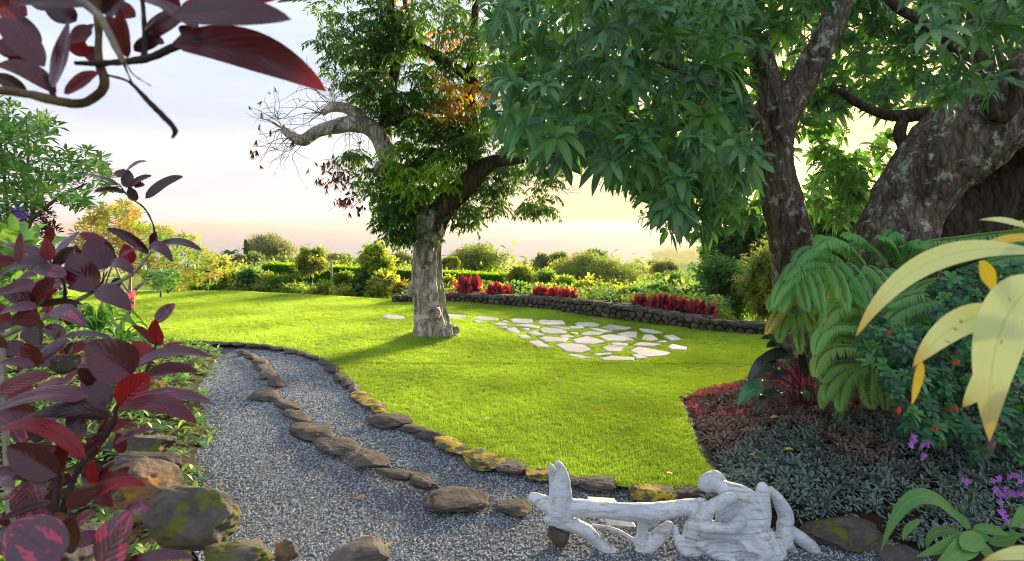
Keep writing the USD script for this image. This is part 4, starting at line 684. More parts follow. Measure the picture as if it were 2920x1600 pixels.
n = len(pos); scatter(sh, 'foliage', [(q, L[t]) for t in ('shrubleaf', 'shrubleaf_lit') for q in shr], pos, R.from_euler('zx', np.column_stack([r.uniform(-1.2, 1.2, n), r.normal(0, .3, n)])), ms, idx)
for pts in [[(2280,2260),(2260,2100),(2200,1900),(2150,1700)],[(2300,2260),(2340,2060),(2400,1850)],[(2230,2260),(2160,2180),(2190,2080),(2260,2000)],[(2200,1900),(1950,1600),(1700,1350)],[(2260,2100),(2350,1700),(2300,1100)]]:
    obj('stem', tube([P(*C6(*q), 4.85 + .05 * i) for i, q in enumerate(pts)], [.045, .032, .018], 8, 30, .012, 14, 2), L['twig_grey'], sh)
def blossom(c, rad, n, petal, seed):
    r = np.random.default_rng(seed); out = []
    for _ in range(n):
        p = c + nrm(r.normal(0, 1, 3) + [0, -.8, .5]) * rad * r.uniform(.4, 1); q = nrm(p - c + [0, -.02, .01])
        out.append(xf(rosette(5, petal, petal * .6, q, (60, 85), .05, int(r.integers(0, 999)), 2, 2, .1, (.8, .6)), np.eye(3), 1.0, p))
    return join(*out)
for n, (x, y, rd, nn) in enumerate([(C9(1630, 295), None, .032, 9), (C9(2045, 280), None, .022, 6), (C9(1895, 433), None, .024, 6), (C6(1550, 1090), None, .016, 4), (C6(2060, 1315), None, .018, 5)]):
    obj('flower', blossom(P(*x, 4.22), rd, nn, .018, n), L['redflower'], sh)

# ground cover of small striped leaves
r = np.random.default_rng(71); q = np.column_stack([r.uniform(1.2, 7.5, 30000), r.uniform(3.2, 9.6, 30000)]); q = q[shapely.contains_xy(right_bed.buffer(-.06), q[:, 0], q[:, 1])]; q = q[np.abs(q[:, 0]) < q[:, 1] * .95 + .2]
keep = ~((q[:, 1] < 3.85 + .1 * np.sin(q[:, 0] * 5)) ) ; q = q[keep]; q = q[:8500]; n = len(q); zz = zb(q[:, 0], q[:, 1])
gpx = CX + q[:, 0] / q[:, 1] * F; gpy = HY + (H - zz) / q[:, 1] * F
kk = gpy < 1482 + np.maximum(0, gpx - 2480) * .5 + 14 * np.sin(gpx / 40); q, zz, gpx, gpy = q[kk], zz[kk], gpx[kk], gpy[kk]; n = len(q); red = meshkit.noise(np.column_stack([q * 1.6, zz * 0]), 4) * 1.1 + (1190 - gpy) / 330 + (2150 - gpx) / 900; kind = np.where(red > .72, 2, np.where(red > .12, 1, 0))
zc = [rosette(7, .060, .025, UP + np.array([dx, -.25, 0]), (35, 95), .25, s, 4, 4, .3, (.75, .7), stalk=.25) for s, dx in ((1, 0), (2, .3), (3, -.3))]
scatter(None, 'ground_cover', [(a, L[t]) for t in ('zebra', 'zebra_mid', 'zebra_red') for a in zc], np.column_stack([q, zz + .01 + .03 * r.random(n)]), R.from_euler('zx', np.column_stack([r.uniform(0, 6.28, n), r.normal(0, .3, n)])), r.uniform(.7, 1.25, n), r.integers(0, 3, n) + 3 * kind, 'low ground cover of striped purple and silver leaves', 'ground cover')

# pleated ground orchid and its purple flower heads
def px_leaf(conv, x0, y0, x1, y1, x2, y2, w, Y0, Y2, nh, scale=2.615, **kw):
    Y = (Y0 + Y2) / 2; return ribbon(P(*conv(x0, y0), Y0), P(*conv(x1, y1), Y), P(*conv(x2, y2), Y2), w / scale / F * Y, nh, **kw)
gl = thing('ground_orchid', 'plant of long arching pleated green leaves in the bottom right corner', 'plant', P(*C9(2160, 1330), 3.3))
for n, a in enumerate([(2150,1190,1780,930,1495,1340,120,3.3,3.1),(2170,1170,2040,1060,1900,985,80,3.35,3.4),(2190,1200,2000,1290,1760,1380,90,3.3,3.0),(2200,1230,2100,1330,1900,1440,150,3.3,2.95),(2160,1180,2240,1230,2330,1260,110,3.3,3.2),(2180,1170,2330,1180,2450,1220,80,3.35,3.3),(1800,1100,1690,1180,1665,1260,50,3.35,3.3),(2250,1220,2150,1280,2100,1320,140,3.25,3.1),(2300,1280,2500,1240,2620,1240,110,3.4,3.2),(2620,1180,2540,1130,2400,1150,90,3.5,3.4),(2560,1000,2540,1080,2450,1160,80,3.5,3.4),(2260,1260,2300,1380,2380,1470,120,3.3,3.0),(2160,1240,2010,1340,1960,1460,110,3.3,3.0),(2100,1200,1900,1200,1840,1340,70,3.35,3.2)]):
    obj('leaf', px_leaf(C9, *a, UP + np.array([0, -.9, 0]), n=12, across=8, fold=.10, ripple=.02, prof=(.7, .75), seed=n), L['pleat'], gl)
for n, (x, y, rad, nf, Y, lab, root) in enumerate([(1772, 560, 88, 12, 3.9, 'upper purple orchid flower head in front of the ground cover', (2160, 1150)), (2440, 860, 125, 20, 3.5, 'largest purple orchid flower head at the right edge', (2480, 1340)), (2400, 1065, 50, 5, 3.4, 'small low purple orchid flower head above the pleated leaves', (2470, 1340)), (2132, 812, 24, 2, 3.9, 'single pale purple orchid blossom beside the grey twigs', (2180, 1000))]):
    c = P(*C9(x, y), Y); oc = thing('orchid_flower', lab, 'flower', P(*C9(*root), Y), 'purple orchid flower heads'); kk = Y / F / 2.615; r = np.random.default_rng(n)
    obj('stem', tube([P(*C9(*root), Y), P(*C9((x + root[0]) / 2 + 30, (y + root[1]) / 2), Y), c - UP * rad * kk * .4], [.006, .005, .003], 5, 20), L['stem_green'], oc)
    for j in range(nf):
        p = c + np.array([r.uniform(-1, 1), r.uniform(-.5, .3), r.uniform(-1, 1)]) * rad * kk * .85; ax = nrm([r.normal(0, .5), -1, r.normal(.1, .4)])
        fo = obj('blossom', xf(rosette(5, 26 * kk * 1.15, 18 * kk, ax, (62, 85), .08, j, 3, 2, .15, (.8, .55)), np.eye(3), 1, p), L['orchid'], oc)
        obj('lip', ribbon(p, p + ax * .006 - UP * .004, p + ax * .010 - UP * .016, .012, ax + UP, 3, 2, .3), L['orchid_lip'], fo)

# yellow-green leaves close to the lens on the right
yl = thing('yellow_leaved_shrub', 'pale yellow-green long leaves hanging close by at the right edge', 'shrub', P(*C6(2750, 900), .9))
for n, (a, mt) in enumerate([((2680,500,1880,560,1310,1120,175,.85,.78),'yellow_leaf'),((2680,350,2460,270,2225,255,75,.95,.9),'yellow_leaf'),((2680,390,2440,400,2215,485,80,.92,.9),'gold_leaf'),((2230,560,2290,670,2345,805,130,.86,.86),'gold_leaf'),((2450,950,2080,1030,1735,1345,215,.82,.76),'yellow_leaf'),((2760,700,2400,1050,2305,1915,350,.80,.70),'yellow_leaf'),((2310,1300,2240,1480,2105,1650,150,.80,.76),'yellow_leaf'),((1800,1310,1770,1460,1728,1630,62,.78,.76),'gold_leaf'),((2760,2800,2560,2740,2250,2800,110,.75,.7),'yellow_leaf'),((2900,560,2680,720,2640,900,200,.8,.8),'yellow_leaf')]):
    obj('leaf', px_leaf(C6, *a, nrm([-.25, -.9, .75]) if n not in (0,) else nrm([-.1, -.45, .9]), n=22, across=6, fold=.16, ripple=.035, prof=(.75, .72), seed=n, roll=(.5 if n == 0 else 0)), L[mt], yl)
obj('stem', tube([P(*C6(3000, 2600), 1.0), P(*C6(2950, 1200), .95), P(*C6(2780, 560), .9), P(*C6(2720, 380), .95)], [.012, .009, .006], 8, 20), L['twig_brown'], yl)

# ---------------------------------------------------------------- dark red leaved shrub in the left foreground
def mid_of(b, t, arch):
    return (b + t) / 2 + UP * np.linalg.norm(t - b) * arch
KINDS = {'D': 'red_grey', 'K': 'red_dark', 'R': 'red_red', 'W': 'red_wine', 'P': 'red_pink', 'T': 'red_tip'}
def leaves(parent, conv, rows, seed, prof=(.74, .62), face=False):
    r = np.random.default_rng(seed)
    for n, (x0, y0, x1, y1, w, kd, Y, arch) in enumerate(rows):
        ln = math.hypot(x1 - x0, y1 - y0) / 2.615 / F * Y; b = P(*conv(x0, y0), Y); t = P(*conv(x1, y1), Y + ln * r.uniform(-.45, .25)); W = w / 2.615 / F * Y
        side = r.normal(0, .25); nh = nrm(np.array([side, -.95, .55 if kd in 'DP' else .15]))
        if arch > .1 and not face: nh = nrm(np.array([side * .5, -.75, .9]))
        obj('leaf', ribbon(b, mid_of(b, t, arch), t, W * 1.08, nh, 14, 6, r.uniform(.12, .32), .025, prof, r.normal(0, .18), n + seed, cup=r.uniform(-.25, .05)), L[KINDS[kd]], parent)
rs = thing('red_leaved_shrub', 'dark burgundy leaved shrub filling the left foreground', 'shrub', P(*C7(400, 1700), 1.25))
leaves(rs, C4, [(360,560,0,440,95,'D',1.5,.12),(380,550,590,345,105,'D',1.55,.05),(370,560,340,385,100,'R',1.5,0),(400,590,570,460,95,'K',1.5,.05),(430,690,-20,690,105,'K',1.45,.22),(700,780,525,500,215,'D',1.45,.0),(790,620,640,415,190,'D',1.5,.02),(830,490,590,350,90,'W',1.6,.05),
 (860,600,780,400,130,'K',1.55,0),(980,580,930,430,115,'R',1.55,0),(830,600,1060,470,64,'W',1.5,.15),(790,600,995,660,95,'D',1.45,.18),(1110,510,790,320,72,'K',1.6,.10),(1150,475,1170,340,115,'D',1.6,0),(1150,465,1510,490,72,'K',1.6,.13),(1110,470,1290,570,85,'D',1.55,.22),
 (680,790,500,765,62,'K',1.45,.1),(705,780,980,930,140,'D',1.4,.10),(250,890,-10,760,125,'D',1.4,.05),(230,890,100,690,100,'P',1.4,0),(250,890,415,680,150,'W',1.42,.02),(260,890,435,770,55,'R',1.42,.05),(270,910,-10,960,105,'D',1.35,.12),(350,950,640,1060,135,'P',1.35,.15),
 (290,900,620,885,55,'K',1.45,.1),(300,1010,70,1005,130,'W',1.35,.1),(260,1010,300,1190,210,'K',1.38,0),(1160,1010,1310,880,115,'P',1.3,0),(1170,1185,1165,995,150,'R',1.28,0),(1170,1190,985,1045,62,'W',1.3,.1),(1100,1330,990,1165,170,'R',1.27,0),(1140,1280,1385,1175,66,'R',1.27,.12),
 (300,1240,835,1140,75,'K',1.3,.13),(900,1430,1575,1280,125,'D',1.18,.12),(1080,1420,1475,1390,110,'W',1.17,.12),(290,1340,160,1200,160,'W',1.3,0),(280,1290,515,1150,110,'P',1.32,.05),(250,1360,-20,1330,95,'D',1.25,.12),(500,1260,545,1170,95,'K',1.35,0),(-60,1140,65,1210,95,'D',1.4,.1),
 (1020,110,960,5,85,'K',1.75,0),(60,1010,-60,860,110,'W',1.45,0),(180,1180,330,1330,120,'W',1.38,0),(560,900,440,1010,100,'W',1.5,.05),(-40,590,120,560,90,'W',1.55,.1),(900,690,800,830,80,'K',1.5,.1),(430,600,330,760,90,'K',1.52,.05),(620,560,560,440,90,'W',1.6,0),(120,1000,-30,1080,100,'K',1.5,.1)], 1)
leaves(rs, C1, [(880,1385,465,1335,75,'K',1.75,.14),(930,1290,1095,1205,62,'D',1.75,.15),(935,1300,850,1290,80,'D',1.75,.05),(950,1400,955,1265,95,'K',1.75,0),(960,1400,1132,1312,50,'K',1.75,.1),(1085,1480,1368,1318,85,'K',1.73,.12),(930,1440,690,1440,55,'K',1.76,.13),(1000,1390,1080,1385,50,'D',1.75,.1)], 2)
leaves(rs, C7, [(640,190,-40,300,190,'D',1.05,.14),(840,340,240,330,130,'K',1.07,.10),(890,250,1120,10,230,'R',1.10,0),(830,230,600,20,150,'D',1.13,0),(985,30,640,-210,300,'D',1.12,.02),(920,275,1585,240,110,'P',1.08,.13),(880,290,1475,395,155,'W',1.05,.16),(850,540,1160,430,55,'P',1.10,.1),(730,510,805,350,60,'K',1.1,0),
 (640,650,-20,450,120,'R',1.0,.20),(430,770,50,560,230,'D',1.02,.03),(640,650,765,450,115,'P',1.08,0),(450,750,500,500,160,'W',1.06,0),(-40,170,395,25,120,'W',1.15,.05),(270,130,535,70,72,'P',1.2,.08),(700,850,690,650,95,'R',1.0,0),(715,835,965,770,90,'W',1.0,.05),(720,830,855,670,42,'D',1.0,.1),(690,935,1098,860,85,'R',.97,.18),
 (490,1010,775,850,140,'D',.97,.04),(380,970,-20,1120,66,'K',.97,.05),(220,820,165,1120,210,'P',1.0,0),(740,1470,985,1035,350,'P',.80,.02),(940,1050,1132,1020,115,'P',.88,.1),(440,1420,60,1150,360,'P',.78,.05),(470,1340,560,1080,210,'D',.85,0),(960,1430,1465,1395,80,'D',.80,.08),(400,810,80,800,75,'K',1.03,.1),(-20,740,150,790,70,'D',1.05,.1),
 (700,940,840,1010,90,'W',1.0,.15),(560,620,700,560,120,'W',1.12,0),(540,790,360,860,90,'K',1.03,.05),(330,500,200,420,120,'K',1.1,0),(-20,820,110,860,80,'P',1.02,.1),(330,1120,200,1260,110,'W',.95,.05),(560,1140,720,1040,90,'P',.95,.05),(260,640,430,560,110,'W',1.06,0),(620,300,500,420,140,'K',1.1,0)], 3)
fr = np.random.default_rng(77); rows = []
for _ in range(95):
    x, y = fr.uniform(-60, 1000), fr.uniform(420, 2950)
    if x > 430 + 250 * math.sin((y - 300) / 800) + (300 if y > 1350 else 0) or (x > 560 and y > 2300): continue
    a = fr.uniform(-.6, 3.7); ln = fr.uniform(170, 330); rows.append((x, y, x + ln * math.cos(a), y - ln * math.sin(a) * .7, ln * fr.uniform(.34, .5), fr.choice(list('KKWWDDP')), fr.uniform(1.35, 1.9) if y < 1500 else fr.uniform(1.12, 1.5), fr.uniform(0, .14)))
leaves(rs, C4, rows, 6)
lf = ribbon(P(*C7(400, 1150), .92), P(*C7(470, 1120), .9), P(*C7(560, 1250), .9), 150 / 2.615 / F * .9, (0, -1, .3), 10, 4, .5, .08); obj('leaf', lf, L['deadleaf'], rs, label='withered tan leaf low in the shrub')
S4 = lambda pts, Y: [P(*C4(*q), Y + dy) for *q, dy in pts]
for pts, rad, mt in [(S4([(-60,1150,.02),(0,1130,0),(250,1020,0),(480,910,0),(680,800,0),(880,720,.02),(1010,640,.05),(1090,540,.1),(1130,490,.12)], 1.46), [.0075,.0065,.0055,.0045,.003], 'twig_grey'), (S4([(1145,480,0),(1150,340,0),(1130,260,.03),(1070,160,.08),(960,80,.12),(890,-10,.14)], 1.6), [.0025,.0025,.002], 'twig_dark'),
    (S4([(480,900,0),(482,750,0),(430,640,.03),(375,560,.04)], 1.46), [.004,.0035,.003], 'twig_dark'), (S4([(690,790,0),(760,720,.04),(800,640,.06)], 1.45), [.003,.003,.002], 'twig_dark'), (S4([(250,1040,0),(265,960,0),(250,880,0)], 1.4), [.005,.005,.004], 'twig_dark'), (S4([(990,620,0),(960,560,.03)], 1.55), [.003,.002], 'twig_dark'),
    ([P(*C7(380,1900),1.2), P(*C7(330,1500),1.1), P(*C7(400,1100),1.0), P(*C7(430,850),1.02), P(*C7(440,740),1.03)], [.008,.006,.005,.0035], 'twig_dark'), ([P(*C7(330,1500),1.1), P(*C7(480,1000),1.02), P(*C7(550,800),1.04), P(*C7(640,640),1.06), P(*C7(760,520),1.08), P(*C7(850,370),1.1), P(*C7(890,230),1.12), P(*C4(1080,1400),1.18), P(*C4(1165,1180),1.28)], [.008,.006,.005,.004,.003], 'twig_dark'),
    ([P(*C7(-60,950),1.2), P(*C7(60,920),1.1), P(*C7(180,850),1.05)], [.009,.008,.006], 'twig_grey'), ([P(*C4(20,960),1.5), P(*C4(15,1150),1.5), P(*C7(40,400),1.4), P(*C7(100,1200),1.25), P(*C7(330,1500),1.1)], [.006,.007,.008,.008], 'twig_grey')]:
    obj('stem', tube(pts, rad, 8, None, .0012, 60, 3), L[mt], rs)

# branch of the same kind hanging into the top left, close to the lens
tb = thing('red_leaved_branch', 'burgundy leaved branch hanging close by into the top left corner', 'branch', P(*C1(-200, 300), .72))
leaves(tb, C1, [(1290,330,2435,685,330,'T',.70,.11),(1290,120,2175,150,235,'D',.66,.05),(1330,80,2060,0,150,'R',.68,.05),(720,30,95,40,150,'K',.72,.06),(335,495,-40,130,190,'D',.68,.06),(385,650,515,140,190,'D',.70,-.12),(480,700,745,545,140,'W',.70,.06),(420,690,-30,490,140,'W',.72,.12),(310,330,110,90,90,'D',.72,.02),(950,430,890,50,140,'W',.72,0),(1070,290,1225,330,100,'R',.74,.1),
    (1080,270,1400,90,150,'K',.73,.05),(570,160,330,20,170,'K',.74,0),(1010,130,790,10,130,'W',.74,0),(-40,40,160,195,75,'R',.74,0),(690,240,515,330,170,'W',.72,.1),(1480,205,1100,-20,140,'D',.70,.04),(1000,380,1220,300,110,'K',.73,.1),(650,420,480,250,120,'R',.75,0),(200,690,-60,560,110,'K',.74,.06),(1300,90,1290,-90,130,'W',.72,0),(560,330,700,180,130,'K',.76,0),(780,110,940,-60,150,'K',.74,0),(1500,290,1330,200,110,'K',.73,0),(60,40,-60,-60,120,'W',.7,0),(1700,-30,1950,-70,140,'R',.68,.05),(2060,20,2330,0,40,'K',.9,.05),(200,120,-60,-20,170,'W',.76,.05),(860,80,620,-60,180,'K',.77,.05),(1250,60,1000,-60,170,'D',.73,.05),(150,420,-40,330,120,'K',.76,.05),(260,560,60,420,150,'W',.77,.05),(640,350,760,480,110,'W',.76,0),(1450,60,1600,-70,180,'D',.72,0),(880,300,800,110,130,'W',.77,0),(420,60,200,-60,160,'D',.74,0),(-20,300,130,420,120,'D',.74,0)], 4, (.80, .66), True)
S1 = lambda *pts, Y=.72: [P(*C1(*q), Y) for q in pts]
for pts, rad, mt in [(S1((700,-80),(735,200),(735,440),(780,600),(745,690),(620,770),(430,755),(200,700),(-80,665)), [.0050,.0050,.0055,.0055,.0060,.0062,.0058], 'twig_brown'), (S1((500,-60),(640,30),(760,150),(850,330),(925,470), Y=.68), [.0045,.0052,.0050,.0042,.0032], 'twig_grey'), (S1((560,470),(800,470),(1100,435),(1300,350),(1520,285), Y=.71), [.0028,.0042,.0050,.0052,.004], 'twig_dark'),
    (S1((800,560),(960,610),(1100,750),(1250,900),(1305,975),(1285,1030), Y=.72), [.0014,.0022,.0034,.0036,.0036,.0022], 'twig_dark'), (S1((930,460),(1000,560),(1125,640), Y=.70), [.0013,.0014,.0016], 'twig_grey'), (S1((920,470),(985,620)), [.0014,.0016], 'twig_dark'), (S1((1075,430),(1080,250),(1060,-40), Y=.72), [.004,.0032,.003], 'twig_dark'), (S1((420,760),(370,640),(330,560)), [.003,.0025,.002], 'twig_dark'), (S1((1080,220),(1160,150), Y=.7), [.0014,.0018], 'twig_grey')]:
    obj('stem', tube(pts, rad, 8, None, .0016, 70, 5), L[mt], tb)

# ---------------------------------------------------------------- driftwood
YD = 3.95; kd = YD / F / 2.8
def DW(x, y, dy=0.0): p = P(1480 + x / 2.8, 1290 + y / 2.8, YD); return p + [0, dy, 0]
CH = [([(300,445,0),(480,440,0),(700,462,0),(1000,480,0),(1250,462,.02),(1480,440,.04)], [74,66,62,74,64,52]), ([(330,470,0),(330,330,0),(345,220,0),(332,140,0),(314,85,0)], [96,92,62,42,26]), ([(300,330,.05),(280,220,.06),(258,140,.06)], [56,42,24]), ([(115,375,.03),(190,410,.02),(260,450,.02),(320,560,.03)], [40,62,64,48]),
      ([(220,525,-.02),(330,555,-.02),(430,570,-.02),(540,620,-.02),(660,745,0),(790,830,.0),(900,870,.0),(1010,790,.02),(1120,690,.03),(1210,620,.04)], [30,42,54,56,44,42,58,62,58,46]), ([(330,560,.04),(310,650,.05),(340,720,.05)], [46,50,40]), ([(600,620,.06),(720,650,.08),(830,690,.08),(930,740,.06),(985,790,.04)], [18,18,20,20,20]),
      ([(1080,540,.05),(1020,610,.08),(1000,690,.08),(960,760,.06)], [74,50,40,34]), ([(1350,800,0),(1355,690,-.02),(1380,580,-.03),(1450,480,-.04),(1550,390,-.06),(1650,335,-.06),(1690,340,-.05)], [66,62,66,64,56,48,38]), ([(1450,400,-.02),(1440,365,-.02)], [34,22]), ([(1560,330,.16),(1640,320,.18),(1690,360,.18)], [72,84,66]), ([(1690,350,.1),(1800,400,.1),(1900,440,.06)], [70,90,90]),
      ([(1900,520,0),(1935,420,.0),(1948,320,0),(1943,280,0)], [110,68,54,42]), ([(2030,325,.04),(2090,400,.03),(2140,510,.02),(2120,620,0),(2130,740,0),(2190,860,0),(2230,950,0)], [34,50,62,62,62,66,60]), ([(2150,620,.02),(2250,690,.02),(2340,760,0),(2380,825,0)], [44,54,52,34]), ([(1240,590,-.02),(1260,690,-.03),(1320,770,-.03),(1400,790,-.02)], [22,36,50,54]),
      ([(1440,555,-.09),(1540,535,-.11),(1640,530,-.12),(1720,480,-.10)], [32,40,46,50]), ([(1700,560,.02),(1820,620,.02),(1900,760,.02),(1980,900,.02)], [120,150,180,190]), ([(1480,640,.05),(1560,760,.04),(1640,900,.03)], [110,150,190]), ([(1760,800,.0),(1780,960,0)], [200,240]), ([(1450,600,-.07),(1600,610,-.08),(1760,640,-.06)], [34,30,30]), ([(1440,700,-.06),(1580,780,-.08),(1760,760,-.07)], [40,40,34]), ([(1310,860,0),(1330,960,.02)], [58,70])]
def dwood(X, Y, Z):
    d = np.full(X.shape, 1.0, np.float32); xs, zs = X[:, 0, 0], Z[0, 0, :]
    for pts, rad in CH:
        q = np.array([DW(*p) for p in pts]); n = max(8, len(pts) * 4); c = curve(q, n); rr2 = np.interp(np.linspace(0, 1, n), np.linspace(0, 1, len(rad)), rad) * kd
        pad = .10; i0, i1 = np.searchsorted(xs, [(c[:, 0] - rr2).min() - pad, (c[:, 0] + rr2).max() + pad]); k0, k1 = np.searchsorted(zs, [(c[:, 2] - rr2).min() - pad, (c[:, 2] + rr2).max() + pad]); sl = (slice(i0, i1), slice(None), slice(k0, k1))
        x, y, z = X[sl], Y[sl], Z[sl]; dm = np.full(x.shape, 1.0, np.float32)
        for a in range(n - 1):
            ab = c[a + 1] - c[a]; t = np.clip(((x - c[a, 0]) * ab[0] + (y - c[a, 1]) * ab[1] + (z - c[a, 2]) * ab[2]) / (ab @ ab), 0, 1)
            dd = np.sqrt((x - c[a, 0] - t * ab[0])**2 + (y - c[a, 1] - t * ab[1])**2 + (z - c[a, 2] - t * ab[2])**2) - (rr2[a] + t * (rr2[a + 1] - rr2[a])); dm = np.minimum(dm, dd)
        o = d[sl]; hk = .016; h = np.clip(.5 + .5 * (o - dm) / hk, 0, 1); d[sl] = o * (1 - h) + dm * h - hk * h * (1 - h)
    for (x, y, dy), (rx, ry, rz) in [((1590, 690, -.16), (.15, .12, .055)), ((1750, 750, -.17), (.10, .09, .04)), ((1570, 460, -.14), (.075, .09, .042)), ((1690, 610, -.17), (.05, .07, .03)), ((2160, 770, -.07), (.05, .07, .03)), ((1890, 440, -.09), (.022, .05, .03)), ((130, 372, -.06), (.024, .03, .020))]:
        c = DW(x, y, dy); e = (np.sqrt(((X - c[0]) / rx)**2 + ((Y - c[1]) / ry)**2 + ((Z - c[2]) / rz)**2) - 1) * min(rx, rz); hk = .008; h = np.clip(.5 + .5 * (-e - d) / -hk, 0, 1); d = np.maximum(d, -e)
    p = np.stack([X, Y, Z], -1); near = np.abs(d) < .03; w = np.zeros_like(d); q = p[near]; fl = meshkit.fbm(q * [5, 5, 5], 3, 8); w[near] = .010 * (meshkit.fbm(q * [9, 9, 14], 3, 3) - .5) + .0022 * np.sin(70 * q[:, 2] + 22 * q[:, 0] * (q[:, 0] > 1.25) + 60 * fl) + .002 * (meshkit.noise(q * [20, 55, 55], 5) - .5); return d + w
lo, hi = DW(40, 1000, 0) + [0, -.28, 0], DW(2460, 40, 0) + [0, .34, 0]; lo[2] = max(lo[2], -.08)
dv, df = nets(dwood, lo, hi, .0095); sm = max(trimesh.Trimesh(dv, df, process=False).split(only_watertight=False), key=lambda q: len(q.faces)); relax(sm)
dr = obj('driftwood', (np.array(sm.vertices), np.array(sm.faces)), L['driftwood'], None, smooth=True, label='silvery bleached driftwood stump and beam lying on the gravel', cat='driftwood')
c = DW(330, 760, .04); obj('support_stone', rock([c[0], c[1], .03], (.19, .17, .17), 77, 3, .2, 9, .08), L['lava_green'], smooth=55, label='small rounded stone propping the left end of the driftwood', cat='stone')
sl = np.array([DW(600, 545, .2), DW(830, 560, .2), DW(985, 720, .2), DW(760, 700, .2)]); obj('pale_slab', (lambda a: (np.vstack([a, a + [0, .05, 0]]), np.array([[0, 2, 1], [0, 3, 2], [4, 5, 6], [4, 6, 7], [0, 1, 5], [0, 5, 4], [1, 2, 6], [1, 6, 5], [2, 3, 7], [2, 7, 6], [3, 0, 4], [3, 4, 7]])))(sl + np.array([[0, .1, 0], [0, .1, 0], [0, 0, 0], [0, 0, 0]])), L['flag'], smooth=False, label='pale flat slab leaning behind the driftwood beam', cat='slab')

# ---------------------------------------------------------------- red ti plants behind the wall
def make_ti(seed, nst, hgt, dark):
    r = np.random.default_rng(seed); t = thing('ti_plant', '', 'shrub', (0, 0, -200 - seed), None)
    return t
def ti_parts(t, seed, base_p, W, Ht, dark):
    r = np.random.default_rng(seed); ns = max(4, int(W / .17))
    for s in range(ns):
        x = (-.5 + (s + .5) / ns) * W * .78 + r.normal(0, .03); hh = Ht * r.uniform(.45, .72) * (1 - .5 * abs(x) / (W / 2) ); p0 = base_p + [x * .5, r.normal(0, .05), -.45]; p1 = base_p + [x, r.normal(0, .12), hh * .72]
        obj('stalk', tube([p0, p1], [.018, .013], 5, 6), L['twig_dark'], t)
        for kx in range(17):
            ph = 2.4 * kx + r.uniform(-.3, .3); el = math.radians(78 - 5.4 * kx + r.uniform(-12, 12)); dd = np.array([math.cos(ph) * math.cos(el), math.sin(ph) * math.cos(el), math.sin(el)]); l = r.uniform(.28, .42) * min(1.25, max(.75, Ht / .55)); b = p1 - UP * .024 * kx * Ht / .5
            lf = ribbon(b, b + dd * l * .55, b + dd * l - UP * l * .10 * (kx > 3), .105, nrm(UP * .4 + np.array([0, -.6, 0]) - dd * .1), 4, 2, .3, 0, (.7, .75))
            obj('leaf', lf, L['ti_dark' if r.random() < dark + .03 * kx - .15 else 'ti'], t)
for n, (x, yb, w, h, Yd, dark, lab) in enumerate([(355,412,215,165,.75,.25,'tallest red ti plant behind the wall just right of the lawn tree'), (557,415,215,98,.75,.12,'low wide bright red ti plant, second from the lawn tree'), (868,437,86,66,.7,.1,'small red ti plant at the left of the middle group on the wall'), (962,445,120,66,.7,.12,'red ti plant in the centre of the middle group on the wall'), (1062,448,100,42,.7,.05,'lowest red ti plant at the right of the middle group on the wall'),
    (1645,515,180,84,.65,.25,'bright red ti plant at the left of the right-hand group'), (1762,528,120,120,.75,.6,'tall dark maroon ti plant in the right-hand group'), (1858,548,120,98,.7,.45,'mixed red and purple ti plant right of the tall maroon one'), (1950,566,115,120,.7,.2,'bright red ti plant with purple lower leaves in the right-hand group'), (2050,585,190,135,.75,.45,'widest red and maroon ti plant at the right end of the wall')]):
    px, py = C5(x, yb); Y0 = np.interp(px, pxs, wp[:, 1]) + Yd; b = P(px, py, Y0); kx = Y0 / F / 2.576; t = thing('ti_plant', lab, 'shrub', b, 'red ti plants behind the wall'); ti_parts(t, 200 + n, b, w * kx, h * kx, dark)

# ---------------------------------------------------------------- trees, hedge and shrubs beyond the lawn
def clumps_for(style, w, zb0, z1, seed):
    r = np.random.default_rng(seed); h = z1 - zb0; out = []
    if style == 'umbrella':
        for _ in range(46): a, q = r.uniform(0, 6.28), r.uniform(0, 1)**.5; rad = w * r.uniform(.09, .17); out.append((math.cos(a) * q * w * .42, math.sin(a) * q * w * .38, zb0 + h * (.86 - .62 * q**2.2) + r.normal(0, .03) * h - rad * .3, rad, rad, rad * .62))
    elif style == 'column':
        for u in np.linspace(.08, .93, 8): rad = w * .5 * (1 - u * .6); out.append((r.normal(0, .05) * w, r.normal(0, .05) * w, zb0 + h * u, rad, rad, h * .12))
    elif style == 'open':
        for _ in range(30): a, q = r.uniform(0, 6.28), r.uniform(0, 1)**.5; u = r.uniform(.12, .95); rad = w * r.uniform(.08, .15); out.append((math.cos(a) * q * w * .42 * (1.15 - u * .5), math.sin(a) * q * w * .35, zb0 + h * u - rad * .4, rad, rad, rad * .7))
    else:
        for _ in range(30 if style == 'round' else 22):
            a, q = r.uniform(0, 6.28), r.uniform(0, 1)**.5; u = r.uniform(.05, 1); wd = math.sqrt(max(.05, 1 - (u - .35)**2 / .5)); rad = w * r.uniform(.15, .25); rz = min(rad, h * .26); out.append((math.cos(a) * q * w * .40 * wd, math.sin(a) * q * w * .36 * wd, zb0 + rz + (h - 2 * rz) * u, rad, rad, rz))
    return np.array(out)
